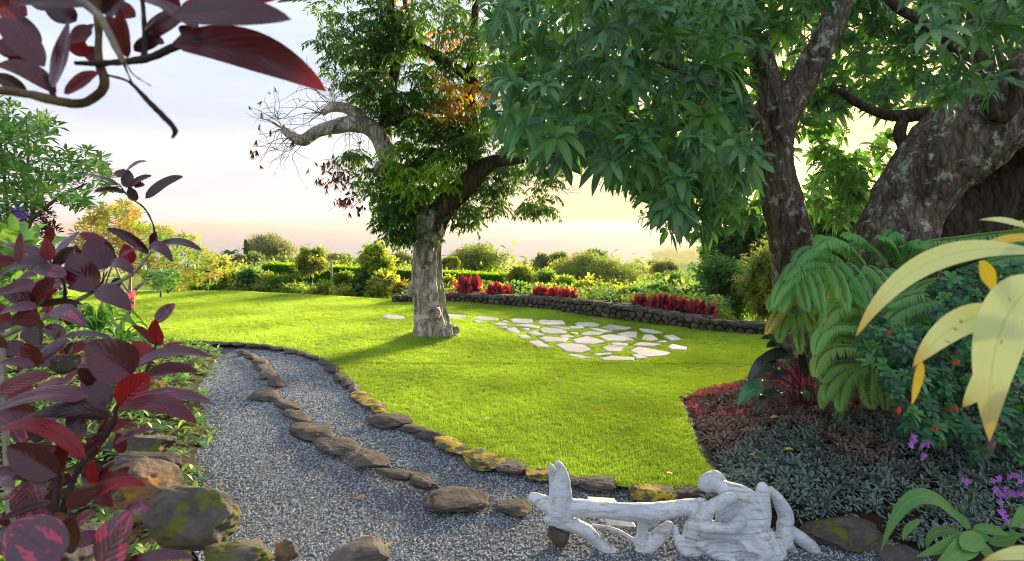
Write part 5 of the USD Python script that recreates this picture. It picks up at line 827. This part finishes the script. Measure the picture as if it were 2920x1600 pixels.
def plant(name, label, cat, x0, x1, y1, y0, Y, mats, n, lpx, style='round', grp=None, seed=0, ground=None, bark='twig', asp=.5):
    X = ((x0 + x1) / 2 - CX) / F * Y; w = (x1 - x0) / F * Y * (1.16 if Y > 34 else 1); zt1 = H + (HY - y1) / F * Y; zb0 = H + (HY - y0) / F * Y; gz = float(zt(np.array([X]), np.array([Y]))[0]) if ground is None else ground
    zb0 = max(zb0, gz + .02 * (zt1 - gz)); t = thing(name, label, cat, (X, Y, gz), grp); cl = clumps_for(style, w, zb0, zt1, seed); cl[:, 0] += X; cl[:, 1] += Y; mats = mats.split(); ls = lpx / F * Y * 1.3
    r = np.random.default_rng(seed + 5); hgt = max(.3, zt1 - gz); rt = max(.012, .028 * hgt if cat == 'tree' else .012 * hgt); fork = gz + (max(zb0 - gz, hgt * .15)) * 1.0 + hgt * .05
    if cat == 'tree': obj('trunk', tube([(X, Y, gz - .2), (X + r.normal(0, .02) * w, Y, (gz + fork) / 2), (X, Y, fork)], [rt * 1.3, rt, rt * .8], 10, 14, rt * .4, 3, 1), L['bark_dark'], t)
    br = [tube([(X, Y, fork if cat == 'tree' else gz - .1), ((X + c[0]) / 2 + r.normal(0, .05) * w, (Y + c[1]) / 2, (fork + c[2]) / 2), tuple(c[:3])], [rt * .6, rt * .4, rt * .15], 5, 8) for c in cl[::2]]
    obj('branches' if cat == 'tree' else 'stems', join(*br), L[bark], t, kind='stuff')
    if cat == 'shrub' or Y < 26:
        nn = int(n / (3.2 if cat == 'shrub' else 2.3)); kq = r.choice(len(cl), nn); pp = cl[kq, :3] + nrm(r.normal(0, 1, (nn, 3))) * cl[kq, 3:] * (.15 + .95 * np.abs(r.normal(0, 1, (nn, 1)))).clip(0, 2.3); pp[:, 2] = np.maximum(pp[:, 2], gz + .05); ll = ls * 1.15
        pr = [rosette(7, ll, ll * (.30 + .08 * (seed % 3)), UP + np.array([dx, -.5, 0]), (25, 100), .25, q, 3, 2, .2, (.85, .75), stalk=.2, wild=2.0) for q, dx in ((1, .3), (2, -.5), (3, 0))]
        scatter(t, 'foliage' if cat == 'shrub' else 'crown', [(q, L[mt]) for mt in mats for q in pr], pp, R.from_euler('zx', np.column_stack([r.uniform(0, 6.28, nn), r.normal(0, .4, nn)])), r.uniform(.6, 1.25, nn), r.integers(0, 3, nn) + 3 * (kq % len(mats))); return t
    for i, mt in enumerate(mats):
        cc = cl[i::len(mats)]; v, f = crown(cc, max(60, int(1.9 * n) // len(mats)), ls, seed + 11 * i, .3, asp); obj('crown' if cat == 'tree' else 'foliage', (v, f), L[mt], t, smooth=False, kind='stuff')
    return t
q4 = lambda *a: [600 + a[0] / 3.22, 600 + a[1] / 3.22, 640 + a[2] / 3.22, 640 + a[3] / 3.22]; q5 = lambda *a: [1200 + a[0] / 2.576, 1200 + a[1] / 2.576, 680 + a[2] / 2.576, 680 + a[3] / 2.576]
TG, SG = 'trees down the slope beyond the lawn', 'shrubs along the far edge of the lawn'
for n, a in enumerate([
    ('tree', 'tall rounded grey-green tree rising above the others against the sea', 'tree', *q4(335,720,80,345), 130, 'far_grey far_grey far_olive', 5200, 5, 'round'),
    ('cypress', 'taller slim dark cypress left of the rounded grey-green tree', 'tree', *q4(308,340,145,285), 124, 'far_dark', 900, 3, 'column'), ('cypress', 'shorter slim cypress touching the rounded grey-green tree', 'tree', *q4(332,368,180,290), 122, 'far_dark', 800, 3, 'column'),
    ('tree', 'low pale bushy tree between the palm and the dark green tree', 'tree', *q4(195,320,275,360), 115, 'far_grey', 1300, 5, 'round'), ('tree', 'dark green tree in front of the rounded grey-green tree', 'tree', *q4(285,470,250,440), 90, 'far_dark far_green', 2600, 5, 'round'),
    ('tree', 'wide low olive tree right of the rounded grey-green tree', 'tree', *q4(540,750,285,385), 100, 'far_olive far_dark', 1900, 5, 'round'), ('tree', 'low spreading olive canopy below the distant palm', 'tree', *q4(110,320,345,440), 75, 'far_olive', 2000, 5, 'umbrella'),
    ('tree', 'broad green tree behind the post with the bent arm', 'tree', *q4(1000,1330,265,400), 105, 'far_green far_olive', 2600, 5, 'umbrella'), ('tree', 'small dark round treetop behind the hedge', 'tree', *q4(1215,1290,272,350), 112, 'far_dark', 600, 4, 'round'),
    ('tree', 'green umbrella-shaped tree just left of the lawn tree trunk', 'tree', *q4(1600,1890,245,400), 88, 'far_green far_olive', 2600, 5, 'umbrella'), ('tree', 'low dark tree between the two leafy papaya-like trees', 'tree', *q4(1320,1500,315,400), 100, 'far_dark', 1100, 5, 'round'),
    ('tree', 'wide airy green tree right of the lawn tree trunk', 'tree', *q5(150,690,35,260), 45, 'far_green far_olive far_lime', 5200, 6, 'open'), ('tree', 'small yellowish tree tucked against the right of the lawn tree trunk', 'tree', *q5(140,290,135,250), 40, 'far_gold', 900, 7, 'open'),
    ('tree', 'feathery bamboo-like grey-green tree on the skyline', 'tree', *q5(815,1110,95,290), 62, 'far_olive far_dark', 3000, 6, 'open'), ('tree', 'low dark tree left of the feathery bamboo-like one', 'tree', *q5(730,920,190,320), 70, 'far_dark', 1400, 5, 'round'),
    ('tree', 'huge dome-shaped spreading tree in the middle of the slope', 'tree', *q5(900,1640,90,430), 52, 'far_olive far_green far_olive far_gold', 12000, 6, 'umbrella'), ('tree', 'dark green treetop crowning the dome-shaped spreading tree', 'tree', *q5(1170,1370,78,190), 58, 'far_dark', 1700, 5, 'round'),
    ('tree', 'flat olive tree right of the dome-shaped spreading tree', 'tree', *q5(1490,1660,180,320), 72, 'far_olive', 1500, 5, 'round'), ('tree', 'hazy brownish open tree before the far headland', 'tree', *q5(1620,1900,145,390), 60, 'far_grey far_olive', 3200, 6, 'open'),
    ('tree', 'bushy green tree below the hazy brownish one', 'tree', *q5(1660,2010,245,440), 34, 'bush_green far_green', 4200, 8, 'round'), ('tree', 'tall dark green tree left of the slim mango trunk', 'tree', 2000, 2215, 560, 900, 24, 'bush_green far_dark bush_green', 8500, 11, 'round'),
    ('tree', 'sunlit green bushy tree behind the right end of the wall', 'tree', 2000, 2135, 752, 915, 17.5, 'bush_green', 4200, 12, 'round'), ('tree', 'olive yellow leafy tree against the slim mango trunk', 'tree', 2115, 2270, 700, 920, 16, 'far_olive far_gold', 4200, 11, 'round'),
    ('tree', 'bright green leafy tree seen between the two mango trunks', 'tree', 2260, 2520, 560, 880, 21, 'far_lime bush_green', 5200, 12, 'round'), ('tree', 'green tree behind the leaning mango trunk at the right edge', 'tree', 2560, 3050, 480, 860, 23, 'bush_green far_dark', 5200, 13, 'round'),
    ('tree', 'leafy tree with bare lower stems standing left of the bent post', 'tree', *q4(785,1060,212,470), 21.5, 'far_lime far_olive far_gold', 1700, 9, 'open'), ('tree', 'yellow-green leafy tree standing just left of the lawn tree trunk', 'tree', *q4(1395,1660,205,560), 21, 'far_lime far_gold', 3200, 9, 'round')]):
    plant(*a, grp=TG, seed=400 + n * 17)
for n, a in enumerate([
    (*q4(100,320,430,620), 21.5, 'far_gold far_green', 1500), (*q4(270,500,400,640), 21, 'bush_green far_olive', 2200), (*q4(470,660,430,660), 20.8, 'far_lime far_gold', 1800), (*q4(600,765,480,620), 20.8, 'far_lime bush_green', 1200), (*q4(660,860,575,700), 20.2, 'far_lime far_green', 1100), (*q4(860,1000,610,700), 20, 'far_gold', 700),
    (*q4(965,1095,530,695), 20, 'far_lime far_gold', 1200), (*q4(1150,1285,450,580), 21, 'far_lime', 900), (*q4(1160,1300,585,705), 19.6, 'far_gold far_green', 900), (*q4(1335,1500,390,690), 20.5, 'bush_green far_dark', 2200), (*q4(1455,1700,480,705), 19.8, 'far_gold far_lime', 2400), (*q4(1690,1830,540,660), 18.6, 'bush_orange far_lime', 900), (*q4(-20,140,270,640), 20.5, 'far_gold', 2200), (*q4(-150,60,330,640), 20, 'far_gold far_lime', 2200),
    (*q5(140,255,285,415), 19, 'far_lime far_gold', 1100), (*q5(640,810,185,425), 24, 'far_gold far_lime', 2400), (*q5(660,800,330,430), 18, 'bush_green', 900), (*q5(820,1010,235,400), 25, 'bush_green far_lime', 1900), (*q5(990,1150,275,440), 22, 'far_gold far_lime', 1700), (*q5(1120,1370,325,470), 20, 'far_lime far_gold', 2200), (*q5(1280,1420,395,490), 17.2, 'bush_dark bush_green', 1000), (*q5(1455,1540,315,490), 17.5, 'far_lime', 600), (*q5(1500,1670,375,500), 17.5, 'far_dark bush_green', 1500), (*q5(1360,1500,350,480), 19, 'far_gold', 1100), (*q5(1640,1830,330,470), 21, 'far_green bush_green', 1600), (*q5(1830,2100,390,560), 17, 'bush_green', 1800), (*q5(2130,2300,545,630), 13.5, 'far_lime', 700), (*q5(2080,2250,470,600), 15, 'bush_dark bush_green', 1200), (*q5(250,640,330,430), 21, 'far_lime far_green', 1600)]):
    col = {'far_gold': 'yellow', 'far_lime': 'lime green', 'bush_green': 'mid green', 'bush_dark': 'dark green', 'far_dark': 'dark green', 'far_green': 'green', 'bush_orange': 'orange tinged'}[a[5].split()[0]]; xx = (a[0] + a[1]) / 2
    near = ('left of the lawn tree trunk' if xx < 1210 else 'behind the stone wall'); kth = sum(1 for b in [0]) 
    a = (a[0], a[1], a[2] + .10 * (a[3] - a[2]), a[3] + 6, *a[4:]); plant('shrub', f'{col} shrub {near}, {ORD[n if n < 14 else n - 14]} of its row', 'shrub', *a, 11, 'bush', SG, 700 + n * 13)
# a coconut palm far off
pb = P(655, 752, 120); pt = P(654.5, 723, 120); pl = thing('palm_tree', 'small distant palm against the sea left of the rounded tree', 'palm', pb, TG); obj('trunk', tube([pb - UP * 3, (pb + pt) / 2 + [.2, 0, 0], pt], [.22, .18, .14], 8), L['twig'], pl)
for a in range(13):
    dd = np.array([math.cos(a * 2.4), math.sin(a * 2.4), .5 - .06 * a]); obj('frond', ribbon(pt, pt + dd * 1.3 + UP * .25, pt + dd * 2.1 - UP * (.7 + .05 * a), .62, UP, 5, 2, -.5, .05, (.6, .5)), L['far_dark'], pl)
# fringe of trees on the headland and along the coast
r = np.random.default_rng(91); cl = []
for _ in range(520):
    az = math.radians(r.uniform(11, 24)) if r.random() < .55 else math.radians(r.uniform(-40, 24)); Y = r.uniform(1300, 2150) if az > math.radians(13.5) else r.uniform(180, 900); x = math.tan(az) * Y; s = r.uniform(4, 9) * (1 + Y / 1500); z = float(zt(np.array([x]), np.array([Y]))[0])
    if z > -100: cl.append((x, Y, z + s * .4, s, s, s * .7))
obj('distant_woods', crown(np.array(cl), 26000, 3.2, 5, .4, .7), L['far_olive'], None, smooth=False, kind='stuff', label='far-off woods on the slope and the hazy headland', cat='woodland')
sw = thing('slope_woods', 'continuous mass of green and golden treetops over the slope below the wall', 'woodland', (0, 45, -4), None, 'stuff')
for i, mt in enumerate(('far_olive', 'far_lime', 'far_green', 'far_gold')):
    r = np.random.default_rng(300 + i); cl = []
    for _ in range(95):
        px = r.uniform(620, 2060); Y = r.uniform(37 if px < 1600 else 27, 95); top_y = np.interp(px, [620, 1000, 1250, 1480, 1600, 1850, 2060], [757, 752, 752, 778, 800, 798, 800]) + r.uniform(0, 42) * (1 if Y > 45 else .6); c = P(px, top_y, Y); rad = r.uniform(1.0, 2.4) * (Y / 45)**.5
        for _ in range(4): cl.append((c[0] + r.normal(0, .7) * rad, Y + r.normal(0, .6) * rad, c[2] - rad * r.uniform(.3, 1.4), rad, rad, rad * .6))
    v, f = crown(np.array(cl), 42000, .30, 9 + i, .35, .55); obj('treetops', (v, f), L[mt], sw, smooth=False, kind='stuff')
ug = thing('undergrowth', 'low mixed leafy growth between the shrubs along the far edge of the lawn', 'undergrowth', (0, 19, -1), None, 'stuff')
r = np.random.default_rng(333); pp = []
while len(pp) < 2600:
    px = r.uniform(560, 2080); wl_ = px > 1150; Y = (np.interp(px, pxs, wp[:, 1]) + r.uniform(.9, 8)) if wl_ else r.uniform(19.6, 24); top = np.interp(px, [560, 1000, 1150, 1300, 1560, 1800, 2080], [800, 815, 805, 812, 812, 826, 850]); pp.append(P(px, top + 45 * r.random()**.7 * (1 + .4 * math.sin(px / 23)), Y))
n = len(pp); scatter(ug, 'leaves', [(rosette(7, .15, .05, UP + np.array([dx, -.5, 0]), (25, 100), .25, q, 3, 2, .2, (.85, .75), stalk=.2, wild=2.0), L[mt]) for mt in ('far_lime', 'bush_green', 'far_gold', 'far_green', 'bush_dark') for q, dx in ((1, .3), (2, -.5))], pp, R.from_euler('zx', np.column_stack([r.uniform(0, 6.28, n), r.normal(0, .4, n)])), r.uniform(.6, 1.4, n), r.integers(0, 10, n))
# clipped hedge
ha, hb = P(748, 756, 33), P(1570, 794, 27); hd = thing('hedge', 'long clipped bright green hedge across the slope below the lawn', 'hedge', (ha + hb) / 2 - UP * 1.9); r = np.random.default_rng(92)
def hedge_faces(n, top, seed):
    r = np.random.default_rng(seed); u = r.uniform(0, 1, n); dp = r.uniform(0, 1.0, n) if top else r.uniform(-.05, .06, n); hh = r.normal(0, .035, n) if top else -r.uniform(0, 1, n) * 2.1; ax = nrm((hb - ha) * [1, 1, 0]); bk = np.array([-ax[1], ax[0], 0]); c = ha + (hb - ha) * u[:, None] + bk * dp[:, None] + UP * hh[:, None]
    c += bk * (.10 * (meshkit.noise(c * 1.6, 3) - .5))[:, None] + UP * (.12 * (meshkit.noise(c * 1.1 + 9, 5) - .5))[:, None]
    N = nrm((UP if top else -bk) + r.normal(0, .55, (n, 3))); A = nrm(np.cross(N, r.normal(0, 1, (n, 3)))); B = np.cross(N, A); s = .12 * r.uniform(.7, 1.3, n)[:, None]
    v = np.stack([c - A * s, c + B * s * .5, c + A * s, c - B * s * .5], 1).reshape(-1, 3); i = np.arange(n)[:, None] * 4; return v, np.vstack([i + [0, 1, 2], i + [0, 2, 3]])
obj('foliage', hedge_faces(16000, False, 1), L['hedge'], hd, smooth=False, kind='stuff'); obj('clipped_top', hedge_faces(9000, True, 2), L['hedge_lit_top'], hd, smooth=False, kind='stuff')  # lit top put into the colour: lighter green above, darker on the face
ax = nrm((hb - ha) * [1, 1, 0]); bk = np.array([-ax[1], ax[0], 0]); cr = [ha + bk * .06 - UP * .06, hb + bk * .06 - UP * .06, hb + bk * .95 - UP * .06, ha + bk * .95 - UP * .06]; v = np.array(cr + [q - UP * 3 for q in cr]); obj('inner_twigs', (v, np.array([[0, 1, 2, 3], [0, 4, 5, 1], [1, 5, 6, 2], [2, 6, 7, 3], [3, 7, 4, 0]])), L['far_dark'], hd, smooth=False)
ps = thing('post', 'thin metal post with a bent arm standing before the hedge', 'post', P(945, 830, 24)); obj('upright', tube([P(945, 845, 24), P(945, 780, 24), P(944.5, 741, 24)], [.035, .035, .035], 8, 8), L['metal'], ps); obj('arm', tube([P(944.5, 741, 24), P(935, 737, 24), P(911, 731, 24.2)], [.032, .032, .03], 8, 12), L['metal'], ps)

# ---------------------------------------------------------------- left side: shrubs, lily, flowers
def leafy(name, label, region, n, y0, y1, mat, ls, lw, nl, seed, stems, drop=.15, spread=(35, 95), nparts=0, mats2=None, cat='shrub', frac=.0, conv=C4):
    r = np.random.default_rng(seed); pg = Polygon([conv(*q) for q in region]); a0, b0, a1, b1 = pg.bounds; cx, cy = pg.centroid.coords[0]; t = thing(name, label, cat, P(cx, 1000, (y0 + y1) / 2)); pos = []
    while len(pos) < n:
        a = (r.uniform(a0, a1), r.uniform(b0, b1))
        if pg.contains(Point(a)): pos.append(P(*a, r.uniform(y0, y1)))
    pr = [rosette(nl, ls, lw, UP + np.array([dx, -.4, 0]), spread, drop, s, 3, 2, .2, (.85, .8), stalk=.15) for s, dx in ((1, .3), (2, -.4), (3, .8))]; mm = [mat] + ([mats2] if mats2 else [])
    scatter(t, 'foliage', [(q, L[k0]) for k0 in mm for q in pr], pos, R.from_euler('zx', np.column_stack([r.uniform(0, 6.28, n), r.normal(0, .4, n)])), r.uniform(.7, 1.2, n), r.integers(0, 3, n) + 3 * (r.random(n) < frac) * (len(mm) > 1))
    for pts in stems: obj('stem', tube([P(*conv(*q), (y0 + y1) / 2) for q in pts], np.linspace(.022, .007, 3), 6, 24, .004, 8, 3), L['twig'], t)
    return t
L['leftleaf'] = leafmat('leftleaf_look', (.06, .17, .05), (.13, .26, .075), rough=.42, trans=.3); L['leftlime'] = leafmat('leftlime_look', (.13, .26, .05), (.22, .33, .07), rough=.45, trans=.35); L['leftorange'] = leafmat('leftorange_look', (.30, .19, .06), (.36, .28, .08), rough=.5, trans=.35)
leafy('green_shrub', 'tall green shrub with whorls of narrow leaves at the left edge', [(-260,-650),(-60,-690),(60,-640),(150,-560),(140,-490),(400,-530),(440,-440),(330,-320),(420,-260),(560,-300),(760,-230),(830,-130),(850,20),(720,60),(650,180),(560,160),(330,130),(200,260),(60,330),(-260,380)], 430, 4.6, 6.3, 'leftleaf', .10, .028, 9, 21,
      [[(150,700),(190,200),(210,-260),(190,-520)],[(150,700),(260,150),(480,-80),(640,-200)],[(140,700),(60,200),(20,-200),(-30,-560)],[(180,300),(420,100),(650,-20)],[(100,500),(-100,200),(-200,-300)]], mats2='leftlime', frac=.15)
leafy('broad_leaved_plant', 'bright green broad leaved plant behind the red leaves at the left edge', [(-60,330),(120,320),(260,400),(240,560),(220,760),(330,760),(420,900),(330,1040),(120,1120),(-60,1050)], 60, 3.4, 4.4, 'leftlime', .17, .07, 7, 22, [[(120,1200),(120,900),(100,500)]], mats2='leftleaf', frac=.4, cat='plant')
leafy('plum_leaved_shrub', 'fine plum-dark leaved shrub under the tall green one', [(60,200),(330,170),(440,280),(420,400),(300,480),(120,420)], 60, 5.6, 6.4, 'ti_dark', .08, .022, 9, 23, [[(220,800),(240,500),(250,300)]])
leafy('orange_bush', 'orange and gold leaved bush behind the red leaves', [(650,190),(800,130),(960,110),(1050,180),(1060,280),(1100,330),(1020,420),(940,540),(800,600),(560,560),(540,380)], 360, 12.5, 14.5, 'leftorange', .17, .045, 9, 24, [[(760,780),(780,600),(820,300)],[(770,780),(850,560),(960,300)]], mats2='leftlime', frac=.25)
leafy('yellow_green_bush', 'rounded yellow-green bush left of the far lawn', [(1050,380),(1120,300),(1230,290),(1330,350),(1500,400),(1490,480),(1640,520),(1660,660),(1600,760),(1400,770),(1230,740),(1100,690),(900,640),(900,520)], 420, 13.5, 16.0, 'leftlime', .17, .05, 9, 25, [[(1250,800),(1240,650),(1250,450)],[(1250,800),(1380,640),(1420,520)]], mats2='leftorange', frac=.4)
leafy('low_green_shrub', 'small dark leaved shrub low in front of the yellow-green bush', [(1080,640),(1200,620),(1330,650),(1340,720),(1200,760),(1080,740)], 46, 10.5, 11.2, 'leftleaf', .13, .045, 8, 26, [[(1200,830),(1200,760),(1210,680)]])
vs = thing('pink_flowered_shrub', 'bare stemmed small shrub with hanging pink flowers at the lawn edge', 'shrub', P(*C4(900, 1050), 8.2))
for pts in [[(900,1040),(960,960),(985,880),(960,800),(900,700),(860,600)],[(985,880),(990,800),(1040,740),(1120,690)],[(965,820),(970,740),(975,640)],[(845,1000),(810,900),(790,820),(740,700)],[(905,1030),(985,900),(1000,800),(1080,720)],[(800,870),(830,760),(880,690)]]: obj('stem', tube([P(*C4(*q), 8.2) for q in pts], np.linspace(.03, .010, 4), 6, 20, .004, 9, 2), L['twig_grey'], vs)
for n, (x, y, rd, nn) in enumerate([(982, 822, .07, 26), (790, 862, .08, 26), (870, 880, .05, 12), (590, 720, .09, 24), (985, 905, .05, 12), (375, 820, .05, 10)]): obj('flower', blossom(P(*C4(x, y), 8.1), rd, nn, .028, n), L['pinkflower'], vs)
for n, (x, y, rd, nn, Y, lab) in enumerate([(150, 225, .07, 44, 4.5, 'hanging violet-blue flower cluster on the tall left shrub'), (455, 740, .05, 24, 4.5, 'small violet-blue flower cluster low behind the red leaves')]):
    o = obj('flower_cluster', blossom(P(*C4(x, y), Y), rd, nn, .022, n + 9), L['blueflower']); tag(stage.GetPrimAtPath(o), lab, 'flowers')
def strap(name, label, c, Y, n, ln, w, seed, fan=(20, 80)):
    r = np.random.default_rng(seed); t = thing(name, label, 'plant', c)
    for q in range(n):
        ph = r.uniform(0, 6.28); el = math.radians(r.uniform(*fan)); dd = np.array([math.cos(ph) * math.cos(el), math.sin(ph) * math.cos(el) * .8, math.sin(el)]); l = ln * r.uniform(.7, 1.15); b = c + nrm(dd * [1, 1, 0]) * .03
        obj('leaf', ribbon(b, b + dd * l * .55, b + dd * l * [1.1, 1.1, .55] - UP * l * .28, w * r.uniform(.8, 1.2), UP + np.array([0, -.4, 0]), 9, 2, .35, 0, (.55, .6), 0, q), L['lily'], t)
strap('lily', 'clump of glossy green strap leaves left of the gravel head', P(*C4(730, 1090), 6.9), 6.9, 34, .62, .055, 31); strap('lily', 'lower clump of strap leaves nearest the head of the gravel', P(*C4(910, 1150), 7.0), 7.0, 30, .46, .042, 32, (5, 60)); strap('lily', 'clump of strap leaves partly behind the dark red leaves', P(*C4(560, 1070), 6.6), 6.6, 20, .45, .045, 33)
r = np.random.default_rng(95); q = np.column_stack([r.uniform(-9, -.9, 3600), r.uniform(2.2, 10.5, 3600)]); q = q[shapely.contains_xy(left_bed.buffer(-.1), q[:, 0], q[:, 1])]; n = len(q)
scatter(None, 'bed_ground_cover', [(rosette(7, .10, .04, UP, (30, 90), .3, s, 3, 2, .2, stalk=.2), L[k0]) for k0 in ('leftleaf', 'leftlime') for s in (1, 2)], np.column_stack([q, zlb(q[:, 0], q[:, 1]) + .02]), R.from_euler('z', r.uniform(0, 6.28, n)), r.uniform(.6, 1.3, n), r.integers(0, 4, n), 'low mixed green leaves over the left bed', 'ground cover')

# ---------------------------------------------------------------- fallen leaves, each lying where the photograph has it
for nm_, c in (('pale', (.62, .60, .42)), ('yellow', (.62, .42, .06)), ('orange', (.55, .22, .04)), ('brown', (.20, .11, .055)), ('green', (.38, .46, .16))): L['fallen_' + nm_] = leafmat(f'fallen_{nm_}_look', tuple(x * .85 for x in c), c, rough=.6, trans=.15)
FALL = [(C8, 'lawn', '1070,355,34,p 1395,315,30,p 1545,412,30,p 1890,293,44,o 2070,418,24,y 1920,463,24,o 1665,530,20,b 1490,475,15,p 2050,565,16,b 1720,245,16,y 1580,610,16,o 2390,680,24,b 2425,765,50,y 2120,660,16,y 1115,298,14,p 1645,78,14,p 1700,20,20,p 2070,90,22,p 530,125,14,p 2360,250,14,p 2395,265,14,p 1750,685,22,g 2020,725,22,g 2530,640,20,b 2275,355,12,p 1160,320,14,b 1150,415,12,g 1475,375,14,g 720,235,12,g 870,265,14,b'),
        (C8, 'gravel', '260,518,24,g 800,590,26,y 890,570,30,o 185,690,28,y 130,945,54,o 840,992,32,o 1265,1175,20,p 1415,720,36,o 1755,800,32,g 335,1295,42,y 40,378,18,g 1025,855,22,y 200,795,26,b 1155,1270,18,o'),
        (C7, 'gravel', '1650,845,32,y 1850,875,24,p 1955,775,22,o 1630,800,22,b 1540,690,18,b 2205,590,22,o 1920,505,20,p 2415,705,18,y 2360,490,60,y 2030,995,22,o 2490,975,32,p 2380,310,18,g 2490,325,16,g 2450,372,16,o 1860,260,14,b 1770,95,12,p'), (C9, 'striped ground cover', '535,627,38,y 810,585,44,y 1170,545,22,y 700,345,44,y 80,355,26,y')]
nf = 0; items, seen = [], {}; home = DW(330, 400)
for conv, where, txt in FALL:
    for t in txt.split():
        x, y, w, cc = t.split(','); z0 = {'lawn': .055, 'gravel': -.02, 'striped ground cover': .24}[where]; c = G(*conv(float(x), float(y)), z0); items.append((np.linalg.norm(c - home), where, dict(p='pale', y='yellow', o='orange', b='brown', g='green')[cc], c, float(w)))
for dist, where, nmc, c, w in sorted(items, key=lambda q: q[0]):
    ln = w / 2.615 / F * c[1] * 1.35; r = np.random.default_rng(nf); a = r.uniform(-.5, .5) + (math.pi if r.random() < .5 else 0); nf += 1; q = seen[(where, nmc)] = seen.get((where, nmc), 0) + 1
    dd = np.array([math.cos(a), math.sin(a), 0]) * ln * .5; rank = 'nearest' if q == 1 else ORD[q - 1] + ' nearest'
    obj('fallen_leaf', ribbon(c - dd, c + UP * ln * .18, c + dd + UP * ln * r.uniform(.05, .3), ln * .46, UP + np.array([0, -.35, 0]) + r.normal(0, .2, 3), 6, 2, .3, .04, (.85, .75), 0, nf), L['fallen_' + nmc], None, label=f'curled {nmc} fallen leaf on the {where}, {rank} to the driftwood', cat='leaf', group=f'{nmc} fallen leaves on the {where}')

# ---------------------------------------------------------------- the evening haze
hz = trimesh.creation.box(bounds=[[-47000, -47000, -107], [47000, 47000, 26]])
m = NB(); vol = m('principled_volume', 'volume', color=(.41, .355, .355), density=.00016, anisotropy=.3)
obj('haze', (np.array(hz.vertices), np.array(hz.faces)), m.done('haze_look', volume=vol), smooth=False, kind='stuff', label='thin pale evening haze over the slope and the sea', cat='haze')
